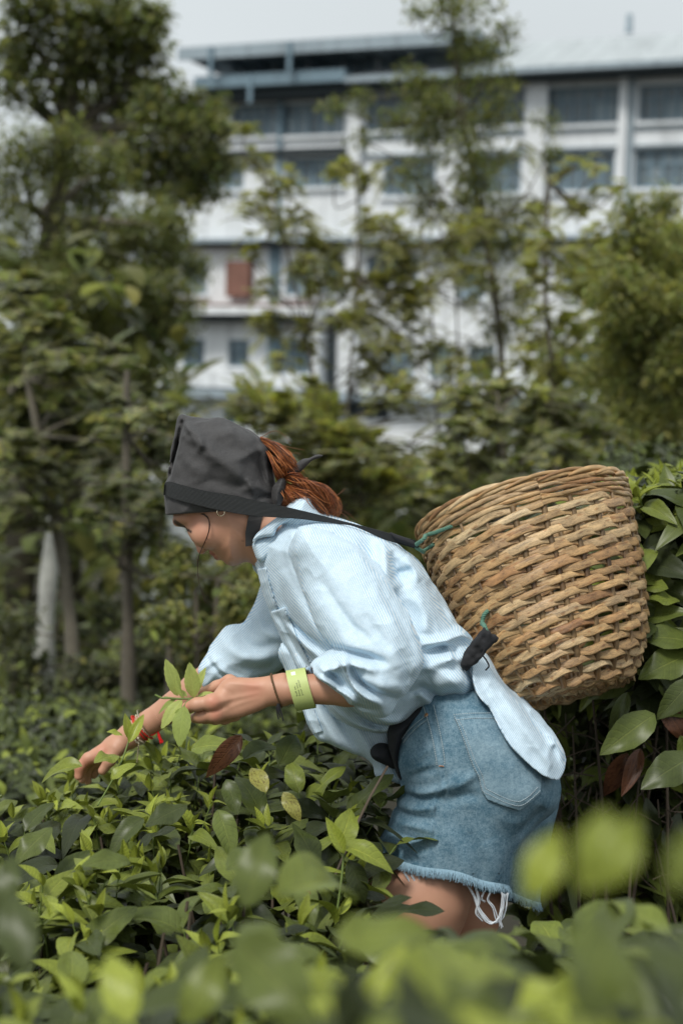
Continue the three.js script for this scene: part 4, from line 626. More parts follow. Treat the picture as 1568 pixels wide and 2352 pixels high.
// first surface of f met by the line of sight through a pixel (used to lay seams, straps and buttons on what they are sewn to)
function onto(f, px, py, lift = 0, from = 2.0, to = 3.2) {
  const dir = C(px, py, 1); let t = from;
  for (let i = 0; i < 400 && t < to; i++) { const v = f(dir.x * t, dir.y * t, dir.z * t); if (v < 0.0006) break; t += Math.max(0.0005, v * 0.5); }
  const p = dir.clone().multiplyScalar(Math.min(t, to)), e = 0.002;
  const n = V(f(p.x + e, p.y, p.z) - f(p.x - e, p.y, p.z), f(p.x, p.y + e, p.z) - f(p.x, p.y - e, p.z), f(p.x, p.y, p.z + e) - f(p.x, p.y, p.z - e)).normalize();
  p.addScaledVector(n, lift);
  return { p, n };
}
const bounds = (os, z0, z1, g = 0.03) => [[Math.min(...os.map((o) => o.lo[0])) + 0.08 - g, Math.min(...os.map((o) => o.lo[1])) + 0.08 - g, z0], [Math.max(...os.map((o) => o.hi[0])) - 0.08 + g, Math.max(...os.map((o) => o.hi[1])) - 0.08 + g, z1]];

// ---- head, face and neck
const headO = outline([[395, 1150], [401, 1182], [408, 1198], [418, 1207], [426, 1213], [437, 1217], [449, 1223], [457, 1233], [468, 1245], [480, 1257], [490, 1266], [498, 1277], [506, 1284], [513, 1289], [522, 1297], [534, 1300], [547, 1297], [559, 1286], [572, 1272], [590, 1262], [612, 1210], [616, 1120], [600, 1060], [560, 1015], [480, 1000], [425, 1025], [398, 1090]], D0, { cell: 0.0015 });
const headCore = inflate(headO, -D0, (x, y) => 0.073, 0.072);
const noseF = join([capsule(cc(450, 1223, D0), cc(455.5, 1243, D0), 0.0050, 0.0062), capsule(cc(455.5, 1243, D0), cc(463, 1262, D0), 0.0062, 0.0082), ball(cc(469.5, 1259, D0 - 0.0098), 0.0062), ball(cc(469.5, 1259, D0 + 0.0098), 0.0062)], 0.006);
const upLip = ball(cc(489.5, 1268, D0), 0.0064, 1, 1, 2.8), loLip = ball(cc(501, 1276.5, D0), 0.0080, 1, 1, 2.2);
const eyeN = ball(cc(446, 1207, D0 - 0.031), 0.0115), socket = ball(cc(436, 1214, D0 - 0.028), 0.0105, 1.0, 1.0, 1.3), browR = capsule(cc(408, 1198, D0 - 0.012), cc(424, 1190, D0 - 0.045), 0.008, 0.006);
const cheekB = ball(cc(470, 1228, D0 - 0.045), 0.022);
const headF = (x, y, z) => {
  let f = headCore(x, y, z);
  f = smin(f, noseF(x, y, z), 0.006);
  f = smax(f, -socket(x, y, z), 0.012);
  f = smin(f, eyeN(x, y, z), 0.005);
  f = smin(f, browR(x, y, z), 0.012);
  f = smin(f, cheekB(x, y, z), 0.03);
  f = smin(f, upLip(x, y, z), 0.004); f = smin(f, loLip(x, y, z), 0.003);
  f = smax(f, -nostril(x, y, z), 0.002);
  f = smax(f, -mouthCut(x, y, z), 0.002);
  return f;
};
const nostril = ball(cc(468, 1266.5, D0 - 0.0105), 0.0038, 1.3, 0.9, 1);
const mouthCut = capsule(cc(493, 1275, D0 - 0.001), cc(499, 1266, D0 - 0.020), 0.0019, 0.0010);
const neckF = join([capsule(cc(575, 1190, D0), cc(640, 1235, D0), 0.056, 0.058), capsule(cc(640, 1235, D0), cc(715, 1325, D0), 0.056, 0.05)], 0.03);
// ---- arms and hands
const armNear = chain([[cc(745, 1320, 2.39), 0.034], [cc(875, 1560, 2.29), 0.032], [cc(800, 1577, 2.272), 0.031], [cc(700, 1584, 2.27), 0.0225], [cc(636, 1586, 2.275), 0.0200]], 0.008);
const handO = outline([[660, 1550], [623, 1552], [578, 1556], [548, 1555], [526, 1557], [511, 1563], [500, 1576], [486, 1596], [478, 1612], [484, 1628], [490, 1645], [510, 1654], [548, 1651], [590, 1637], [627, 1621], [660, 1617]], 2.275, { cell: 0.0015, pad: 0.05 });
const palm = inflate(handO, (x, y) => -2.278, (x, y) => 0.0165, 0.018);
const fing = (pts, k = 0.006) => chain(pts.map(([x, y, d, r]) => [cc(x, y, d), r]), k);
const thumbN = fing([[560, 1585, 2.295, 0.0135], [527, 1565, 2.305, 0.0105], [497, 1577, 2.312, 0.009], [464, 1590, 2.308, 0.0068]]);
const indexN = fing([[510, 1606, 2.268, 0.0125], [487, 1613, 2.262, 0.0118], [452, 1618, 2.262, 0.0102], [429, 1625, 2.272, 0.0086]]);
const middleN = fing([[512, 1632, 2.275, 0.0122], [492, 1640, 2.270, 0.0116], [460, 1646, 2.275, 0.0098], [448, 1649, 2.287, 0.0086]]);
const ringN = fing([[520, 1640, 2.288, 0.0115], [496, 1648, 2.290, 0.0105], [470, 1648, 2.296, 0.009], [462, 1640, 2.306, 0.008]]);
const littleN = fing([[540, 1642, 2.298, 0.0105], [515, 1650, 2.304, 0.0092], [494, 1648, 2.310, 0.0078], [486, 1640, 2.318, 0.0068]]);
const knuckN = join([ball(cc(489, 1613, 2.262), 0.0125), ball(cc(494, 1641, 2.268), 0.012)], 0.006);
const tendons = folds([{ p: [[600, 1590], [550, 1600], [497, 1611]], w: 0.004, a: 0.0012 }, { p: [[600, 1600], [550, 1615], [500, 1637]], w: 0.004, a: 0.0011 }, { p: [[600, 1575], [560, 1570], [520, 1566]], w: 0.004, a: 0.0012 }], 2.27, 0.0015);
const fingersNear = join([thumbN, indexN, middleN, ringN, littleN], 0.0025);
const handNear = (x, y, z) => { let f = smin(palm(x, y, z) + 0.0008, fingersNear(x, y, z), 0.008); f = smin(f, knuckN(x, y, z), 0.006); return f - tendons(x, y); };
const armFar = chain([[cc(675, 1390, 2.63), 0.036], [cc(560, 1500, 2.665), 0.034], [cc(455, 1585, 2.68), 0.033], [cc(345, 1658, 2.70), 0.0225], [cc(303, 1688, 2.71), 0.0195]], 0.008);
const palmFar = join([capsule(cc(303, 1688, 2.71), cc(262, 1714, 2.72), 0.019, 0.021), capsule(cc(268, 1712, 2.705), cc(228, 1735, 2.71), 0.018, 0.0145), capsule(cc(270, 1716, 2.735), cc(235, 1741, 2.74), 0.018, 0.014)], 0.012);
const fingersFar = join([fing([[232, 1730, 2.705, 0.0125], [203, 1742, 2.705, 0.0105], [184, 1762, 2.705, 0.0095], [181, 1783, 2.705, 0.008]]), fing([[236, 1733, 2.722, 0.0125], [208, 1744, 2.725, 0.0105], [190, 1766, 2.73, 0.0095], [190, 1790, 2.73, 0.008]]), fing([[238, 1738, 2.738, 0.0115], [214, 1752, 2.742, 0.0098], [200, 1773, 2.748, 0.0088], [202, 1794, 2.748, 0.0075]]), fing([[244, 1746, 2.752, 0.0105], [226, 1762, 2.757, 0.0088], [216, 1780, 2.76, 0.0075]]), fing([[268, 1722, 2.695, 0.0135], [252, 1748, 2.688, 0.0105], [236, 1770, 2.69, 0.0085]])], 0.003);
const handFar = (x, y, z) => smin(palmFar(x, y, z), fingersFar(x, y, z), 0.01);
// ---- trunk and legs (clothed: a hidden trunk, thighs below the hem)
const trunk = chain([[cc(700, 1305, D0), 0.058], [cc(830, 1430, D0), 0.075], [cc(980, 1610, D0), 0.07], [cc(1085, 1730, D0), 0.09]], 0.05);
const legNear = chain([[cc(1070, 1770, 2.45), 0.070], [cc(960, 2060, 2.41), 0.081], [cc(905, 2330, 2.41), 0.060], [cc(905, 2420, 2.42), 0.056], [cc(975, 2640, 2.46), 0.055], [cc(1010, 2850, 2.50), 0.038]], 0.03);
const legFar = chain([[cc(1100, 1780, 2.57), 0.070], [cc(1050, 2060, 2.60), 0.080], [cc(1010, 2330, 2.61), 0.06], [cc(1015, 2420, 2.61), 0.056], [cc(1090, 2640, 2.6), 0.055], [cc(1130, 2850, 2.6), 0.038]], 0.03);
const feet = join([capsule(cc(1015, 2872, 2.5), cc(890, 2905, 2.48), 0.042, 0.03), capsule(cc(1135, 2872, 2.6), cc(1010, 2905, 2.6), 0.042, 0.03)], 0.02);
const bodyF = (x, y, z) => { let f = trunk(x, y, z); f = smin(f, neckF(x, y, z), 0.03); f = smin(f, armNear(x, y, z), 0.02); f = smin(f, armFar(x, y, z), 0.02); f = smin(f, legNear(x, y, z), 0.015); f = smin(f, legFar(x, y, z), 0.015); return Math.min(f, smin(f, feet(x, y, z), 0.03)); };
{
  const skin = (x, y, z, o) => {
    const n = fbm(x * 40, y * 40, z * 40, 3), m = fbm(x * 160 + 9, y * 160, z * 160, 2);
    o[0] = 0.50 * (1 + 0.10 * n + 0.05 * m); o[1] = 0.258 * (1 + 0.16 * n + 0.07 * m); o[2] = 0.165 * (1 + 0.18 * n + 0.08 * m);
  };
  const tint = (o, r, g, b, k) => { o[0] = lerp(o[0], r, k); o[1] = lerp(o[1], g, k); o[2] = lerp(o[2], b, k); };
  const near = (x, y, z, c, r, soft = 0.5) => smooth(r, r * soft, Math.hypot(x - c.x, y - c.y, z - c.z));
  const moles = [[514, 1241, 0.0012], [558, 1241, 0.0024], [572, 1214, 0.0016]].map(([px, py, r]) => [onto(headF, px, py).p, r]);
  const lipU = cc(490, 1271, D0), lipL = cc(499, 1279, D0), cheek = onto(headF, 478, 1222).p, temple = onto(headF, 448, 1196).p, noseT = cc(459, 1268, D0);
  const browA = XY(406, 1198, D0), browB = XY(424, 1209, D0), lashA = XY(431, 1214, D0), lashB = XY(446, 1220, D0);
  const faceCol = (x, y, z, o) => {
    skin(x, y, z, o);
    tint(o, 0.52, 0.20, 0.13, 0.22 * near(x, y, z, cheek, 0.034, 0.1)); tint(o, 0.52, 0.17, 0.11, 0.25 * near(x, y, z, temple, 0.024, 0.1)); tint(o, 0.55, 0.22, 0.16, 0.5 * near(x, y, z, noseT, 0.013, 0.3));
    tint(o, 0.36, 0.12, 0.09, 0.9 * near(x, y, z * 0.4, { x: lipU.x, y: lipU.y, z: lipU.z * 0.4 }, 0.0092, 0.75)); tint(o, 0.36, 0.12, 0.09, 0.9 * near(x, y, z * 0.4, { x: lipL.x, y: lipL.y, z: lipL.z * 0.4 }, 0.008, 0.7));
    for (const [c, r] of moles) tint(o, 0.12, 0.05, 0.03, 0.8 * near(x, y, z, c, r * 1.4, 0.5));
    const b = segDist(x, y, browA, browB)[0]; tint(o, 0.05, 0.028, 0.02, 0.95 * smooth(0.0050, 0.0026, b));
    const l = segDist(x, y, lashA, lashB)[0]; tint(o, 0.03, 0.018, 0.014, 0.95 * smooth(0.0030, 0.0014, l) * smooth(-D0 + 0.01, -D0 + 0.02, z));
    return o;
  };
  const red = (list) => { const q = list.map(([x, y, d, r]) => [cc(x, y, d), r]); return (x, y, z, o) => { skin(x, y, z, o); for (const [c, r] of q) tint(o, 0.55, 0.19, 0.12, 0.55 * near(x, y, z, c, r, 0.1)); }; };
  const handCol = red([[489, 1613, 2.25, 0.018], [496, 1640, 2.255, 0.018], [430, 1622, 2.265, 0.016], [505, 1568, 2.29, 0.02], [580, 1583, 2.25, 0.03]]);
  const farCol = red([[190, 1760, 2.70, 0.035], [238, 1730, 2.70, 0.03]]);
  // one grid for the body, finer ones for the head and the hands; they meet at neck and wrists
  const cut = (f, p, n) => (x, y, z) => Math.max(f(x, y, z), (x - p.x) * n.x + (y - p.y) * n.y + (z - p.z) * n.z);
  const gs = [];
  const neckP = cc(600, 1225, D0), neckN = cc(655, 1275, D0).sub(neckP).normalize();
  const wN = cc(655, 1585, 2.272), wNn = V(1, 0.0, 0), wF = cc(330, 1668, 2.703), wFn = cc(360, 1648, 2.70).sub(wF).normalize();
  const inv = (v) => v.clone().multiplyScalar(-1), over = (p, n, k) => p.clone().addScaledVector(n, k);
  const hn = (x, y, z) => smin(headF(x, y, z), neckF(x, y, z) - 0.0006, 0.022);
  gs.push(dress(nets((x, y, z) => { const f = bodyF(x, y, z); return f; }, [-0.52, -1.46, -2.95], [0.42, 0.02, -2.1], 0.008), { color: skin }));
  gs.push(dress(nets(cut(hn, over(neckP, neckN, 0.03), neckN), [-0.32, -0.13, -2.6], [-0.09, 0.16, -2.4], 0.0024), { color: faceCol }));
  gs.push(dress(nets(cut((x, y, z) => smin(handNear(x, y, z), armNear(x, y, z) - 0.0006, 0.012), cc(700, 1585, 2.27), V(1, 0, 0)), [-0.27, -0.36, -2.36], [-0.045, -0.24, -2.2], 0.0026), { color: handCol }));
  gs.push(dress(nets(cut((x, y, z) => smin(handFar(x, y, z), armFar(x, y, z) - 0.0006, 0.02), over(wF, wFn, 0.04), wFn), [-0.53, -0.55, -2.82], [-0.33, -0.38, -2.62], 0.003), { color: farCol }));
  for (const g of gs) fixWinding(g);
  const bump = tex(256, 256, (u, v, o) => { o[0] = o[1] = o[2] = 0.5 + 0.25 * tn(u, v, 64) + 0.2 * tn(u, v, 128, 40); }, { srgb: false });
  const skinMat = phys({ vertexColors: true, roughness: 0.52, sheen: 0.15, sheenRoughness: 0.5, sheenColor: rgb(1, 0.7, 0.55) });
  const g = mergeGeometries(gs);
  put('body', g, skinMat, person);
  // lashes, hair that escapes the scarf
  const lash = [];
  for (let i = 0; i < 9; i++) { const a = cc(432 + i * 1.4, 1215 + i * 0.7, D0 - 0.020 - 0.0012 * i), b = a.clone().add(V(-0.004 + 0.0004 * i, -0.0045, 0.002)); lash.push(tube([a, a.clone().lerp(b, 0.5).add(V(0, -0.001, 0)), b], (t) => 0.0004 * (1 - 0.6 * t), 4, 4)); }
  put('eyelashes', merge(lash), std({ color: rgb(0.015, 0.01, 0.008), roughness: 0.6 }), person);
}
// ------------------------------------------------------------------ shirt
const stripeTex = tex(512, 64, (u, v, o) => { // 16 stripes, each a soft blue line woven into white
  const s = u * 16 % 1, k = smooth(0.36, 0.48, s) * smooth(0.92, 0.80, s), n = 0.06 * tn(u, v, 128) + 0.05 * tn(u, v, 60, 30);
  o[0] = lerp(0.65, 0.38, k) + n; o[1] = lerp(0.73, 0.55, k) + n; o[2] = lerp(0.78, 0.69, k) + n;
});
const weaveBump = tex(256, 256, (u, v, o) => { o[0] = o[1] = o[2] = 0.5 + 0.2 * Math.sin(u * 256 * Math.PI / 2) * Math.sin(v * 256 * Math.PI / 2) + 0.25 * tn(u, v, 100); }, { srgb: false, repeat: [1, 1] });
const PITCH = 0.0036, SU = 1 / (16 * PITCH);                // texture repeats per metre across the stripes
const shirtMat = phys({ map: stripeTex, bumpMap: weaveBump, bumpScale: 0.0002, roughness: 0.86, sheen: 0.3, sheenRoughness: 0.6, sheenColor: rgb(0.9, 0.95, 1) });
// turning round an axis from a to b (pixels): u in stripe repeats round it, v along it
function round(a, b, d, rad, off = 0) {
  const A = C(a[0], a[1], d), ax = C(b[0], b[1], d).sub(A).normalize(), sx = -ax.y, sy = ax.x;
  return (x, y, z) => {
    const q = (x - A.x) * sx + (y - A.y) * sy, s = Math.asin(clamp(q / (rad * 1.3), -1, 1)), w = 0.0016 * noise3(x * 26, y * 26, z * 26) + 0.12 * (z + d);
    return [((z < -d ? Math.PI - s : s) * rad * 1.3 + off + w * clamp(q * 30, -1, 1)) * SU, ((x - A.x) * ax.x + (y - A.y) * ax.y) * SU];
  };
}
const cloth = (k, a, s = 0) => (x, y, z) => { const w = fbm(x * k + s, y * k, z * k, 2); return a * (1 - Math.abs(w) * 3.2 + 0.5 * fbm(x * k * 2.6, y * k * 2.6 + s, z * k * 2.6, 2)); };

const torsoO = outline([[586, 1258], [592, 1232], [625, 1196], [662, 1172], [735, 1181], [820, 1208], [864, 1242], [900, 1247], [926, 1268], [949, 1285], [969, 1308], [1009, 1372], [1053, 1438], [1084, 1478], [1098, 1530], [1088, 1592], [1060, 1614], [1010, 1618], [966, 1634], [930, 1664], [880, 1674], [820, 1664], [772, 1640], [735, 1600], [700, 1552], [668, 1490], [640, 1430], [612, 1370], [596, 1310]], D0);
const torsoT = (x, y) => { const t = clamp((x - XY(600, 1200, D0)[0]) / 0.30); return lerp(0.112, 0.165, smooth(0, 0.45, t)); };
const torsoFolds = folds([
  { p: [[655, 1300], [700, 1390], [760, 1462], [800, 1490]], w: 0.016, a: 0.012 }, { p: [[664, 1416], [705, 1452], [776, 1480]], w: 0.006, a: -0.009 }, { p: [[672, 1434], [720, 1480], [775, 1510]], w: 0.007, a: 0.006 }, { p: [[640, 1400], [690, 1490], [730, 1545]], w: 0.008, a: -0.006 },
  { p: [[850, 1215], [875, 1252], [884, 1310], [900, 1350]], w: 0.011, a: 0.010 }, { p: [[892, 1262], [905, 1300], [925, 1345]], w: 0.008, a: -0.008 }, { p: [[890, 1322], [918, 1312], [944, 1304]], w: 0.008, a: -0.006 }, { p: [[925, 1275], [942, 1300], [960, 1330]], w: 0.008, a: 0.006 },
  { p: [[900, 1340], [930, 1400], [945, 1470]], w: 0.012, a: -0.006 }, { p: [[945, 1350], [968, 1400], [965, 1440]], w: 0.012, a: 0.008 }, { p: [[975, 1330], [1010, 1400], [1040, 1450]], w: 0.010, a: -0.005 },
  { p: [[950, 1462], [1000, 1456], [1050, 1448], [1086, 1470]], w: 0.007, a: 0.010 }, { p: [[955, 1480], [1010, 1474], [1040, 1488]], w: 0.007, a: -0.010 }, { p: [[1012, 1456], [1020, 1485], [1010, 1500]], w: 0.006, a: 0.006 }, { p: [[962, 1510], [1020, 1492], [1080, 1492]], w: 0.010, a: 0.009 },
  { p: [[985, 1560], [1030, 1540], [1070, 1560]], w: 0.020, a: 0.013 }, { p: [[930, 1572], [962, 1560], [1000, 1590]], w: 0.007, a: -0.008 }, { p: [[945, 1560], [985, 1600], [1040, 1612]], w: 0.008, a: 0.005 }, { p: [[1072, 1490], [1062, 1520], [1070, 1545]], w: 0.008, a: -0.008 },
  { p: [[780, 1560], [850, 1620], [920, 1640]], w: 0.010, a: 0.007 }, { p: [[800, 1600], [860, 1650], [930, 1645]], w: 0.007, a: -0.007 }, { p: [[745, 1590], [800, 1640], [870, 1668]], w: 0.007, a: 0.005 },
  { p: [[676, 1192], [700, 1240], [764, 1316]], w: 0.0028, a: -0.002 }, { p: [[682, 1190], [706, 1238], [770, 1312]], w: 0.003, a: 0.0016 },
  { p: [[812, 1322], [850, 1338], [890, 1334]], w: 0.003, a: -0.003 }, { p: [[812, 1328], [850, 1344], [890, 1340]], w: 0.004, a: 0.002 },
], D0);
const torsoN = cloth(9, 0.004, 3), torsoN2 = cloth(22, 0.0016, 8);
const torsoF0 = inflate(torsoO, -D0, torsoT, 0.13);
const torsoF = (x, y, z) => torsoF0(x, y, z) - (z > -D0 ? 1.45 * torsoFolds(x, y) : 0) - torsoN(x, y, z) - torsoN2(x, y, z);
// near sleeve: shoulder to a wide rolled cuff at the forearm
const DS = 2.32;
const sleeveO = outline([[700, 1215], [790, 1250], [846, 1290], [882, 1335], [924, 1400], [948, 1450], [959, 1490], [964, 1520], [950, 1560], [930, 1582], [908, 1600], [884, 1634], [850, 1632], [820, 1622], [797, 1602], [780, 1580], [742, 1563], [719, 1544], [717, 1524], [742, 1504], [774, 1484], [745, 1452], [716, 1396], [690, 1330], [672, 1265]], DS);
const sleeveFolds = folds([
  { p: [[770, 1300], [835, 1380], [890, 1450], [915, 1520]], w: 0.026, a: 0.010 }, { p: [[730, 1380], [790, 1450], [850, 1490]], w: 0.018, a: 0.006 }, { p: [[776, 1482], [830, 1492], [880, 1508]], w: 0.006, a: -0.012 }, { p: [[775, 1500], [820, 1512], [868, 1524]], w: 0.007, a: 0.008 },
  { p: [[800, 1505], [812, 1540], [845, 1566], [900, 1590]], w: 0.006, a: -0.010 }, { p: [[830, 1530], [880, 1560], [925, 1566]], w: 0.014, a: 0.008 }, { p: [[790, 1490], [800, 1530], [832, 1575], [880, 1604]], w: 0.007, a: 0.010 }, { p: [[748, 1510], [768, 1540], [790, 1560]], w: 0.006, a: -0.005 },
  { p: [[730, 1515], [760, 1520], [790, 1500]], w: 0.007, a: 0.006 }, { p: [[850, 1340], [900, 1420], [935, 1500]], w: 0.010, a: 0.005 }, { p: [[870, 1350], [915, 1425], [950, 1510]], w: 0.006, a: -0.004 }, { p: [[905, 1450], [930, 1520], [925, 1560]], w: 0.008, a: -0.006 }, { p: [[740, 1330], [800, 1420], [860, 1470]], w: 0.007, a: -0.004 },
  { p: [[810, 1600], [830, 1612], [862, 1618]], w: 0.005, a: -0.004 }, { p: [[770, 1565], [800, 1580], [815, 1600]], w: 0.006, a: 0.006 }, { p: [[730, 1536], [752, 1548], [775, 1565]], w: 0.005, a: 0.005 }, { p: [[835, 1400], [870, 1450], [890, 1480]], w: 0.007, a: -0.004 },
], DS);
const sleeveZ = (x, y) => -lerp(2.365, 2.29, smooth(XY(0, 1260, DS)[1], XY(0, 1540, DS)[1], y));
const sleeveT = (x, y) => lerp(0.072, 0.070, smooth(XY(0, 1300, DS)[1], XY(0, 1600, DS)[1], y));
const cuffNear = (x, y) => smooth(0.10, 0.02, Math.hypot(x - XY(770, 1560, DS)[0], y - XY(770, 1560, DS)[1]));
const sleeveF0 = (x, y, z) => { const r = lerp(0.066, 0.022, cuffNear(x, y)), d = sleeveO(x, y), h = sleeveT(x, y), a = Math.max(r - d, 0) / r, b = (z - sleeveZ(x, y)) / h; return (Math.sqrt(a * a + b * b) - 1) * Math.min(r, h); };
const cavity = capsule(cc(680, 1578, 2.27), cc(800, 1574, 2.27), 0.030, 0.028);
const sleeveN = cloth(11, 0.004, 31), sleeveN2 = cloth(26, 0.0016, 5);
const sleeveF = (x, y, z) => smax(sleeveF0(x, y, z) - 1.45 * sleeveFolds(x, y) - sleeveN(x, y, z) - sleeveN2(x, y, z), -cavity(x, y, z), 0.006);
const seamN = (x, y, z) => { const q = (sleeveF(x, y, z) - torsoF(x, y, z)) / 0.004; return 0.0022 * Math.exp(-q * q); };
const topF = (x, y, z) => { const a = torsoF(x, y, z), b = sleeveF(x, y, z), q = (b - a) / 0.006; return smin(a, b, lerp(0.007, 0.03, smooth(-0.155, -0.09, y))) + (Math.abs(q) < 3 && y > -0.21 ? 0.0025 * Math.exp(-q * q) : 0); };
// far sleeve, rolled at the elbow
const farO = outline([[640, 1300], [606, 1340], [590, 1385], [564, 1428], [532, 1436], [508, 1452], [484, 1490], [459, 1532], [463, 1548], [474, 1577], [520, 1574], [575, 1566], [625, 1545], [660, 1520], [700, 1450], [690, 1340]], 2.66);
const farFolds = folds([{ p: [[470, 1535], [484, 1520], [510, 1505]], w: 0.005, a: 0.006 }, { p: [[484, 1508], [520, 1545], [560, 1562]], w: 0.004, a: -0.006 }, { p: [[492, 1500], [530, 1538], [580, 1556]], w: 0.005, a: 0.006 }, { p: [[520, 1470], [570, 1500], [630, 1500]], w: 0.012, a: 0.008 }, { p: [[545, 1450], [590, 1480], [640, 1470]], w: 0.010, a: -0.007 }, { p: [[560, 1520], [600, 1530], [640, 1510]], w: 0.010, a: -0.006 }, { p: [[590, 1400], [610, 1440], [650, 1460]], w: 0.01, a: 0.006 }], 2.66);
const farN = cloth(13, 0.0035, 70);
const farF = (x, y, z) => smax(inflate(farO, -2.65, 0.062, 0.055)(x, y, z) - (z > -2.65 ? farFolds(x, y) : 0) - farN(x, y, z), -capsule(cc(420, 1600, 2.675), cc(500, 1560, 2.672), 0.041, 0.036)(x, y, z), 0.005);
const shirt = (() => {
  const g = fixWinding(nets(topF, ...bounds([torsoO, sleeveO], -2.72, -2.16), 0.0034));
  const ut = round([640, 1230], [1000, 1650], D0, 0.16), us = round([745, 1290], [900, 1570], 2.33, 0.085, 0.02), uf = round([650, 1400], [480, 1560], 2.65, 0.07);
  const isS = (x, y, z) => sleeveF(x, y, z) < torsoF(x, y, z);
  const body = dress(pick(g, (x, y, z) => !isS(x, y, z)), { uv: ut }), sl = dress(pick(g, isS), { uv: us });
  const s = put('shirt', body, shirtMat, person);
  put('sleeve', sl, shirtMat, s);
  put('sleeve', dress(fixWinding(nets(farF, ...bounds([farO], -2.74, -2.56), 0.004)), { uv: uf }), shirtMat, s);
  return s;
})();
// collar: stand, near leaf and the far leaf's turned edge
const neckBase = (x, y, z) => smin(neckF(x, y, z), topF(x, y, z), 0.02);
const leafO = outline([[579, 1250], [586, 1230], [612, 1206], [640, 1186], [668, 1170], [690, 1178], [684, 1188], [655, 1200], [636, 1214], [628, 1230], [606, 1234], [588, 1240]], 2.42, { cell: 0.002 });
const leafF = inflate(leafO, (x, y) => -lerp(2.425, 2.41, clamp((x - XY(600, 0, 2.42)[0]) / 0.06)), 0.010, 0.006);
const backO = outline([[636, 1196], [668, 1154], [696, 1138], [712, 1143], [736, 1178], [790, 1205], [740, 1215], [680, 1225]], 2.47, { cell: 0.002 });
const backF = inflate(backO, -2.465, 0.055, 0.03);
const standO = outline([[579, 1250], [590, 1238], [612, 1232], [636, 1220], [655, 1225], [640, 1260], [610, 1290], [592, 1288], [583, 1268]], 2.44, { cell: 0.002 });
const standF = inflate(standO, -2.445, 0.020, 0.012);
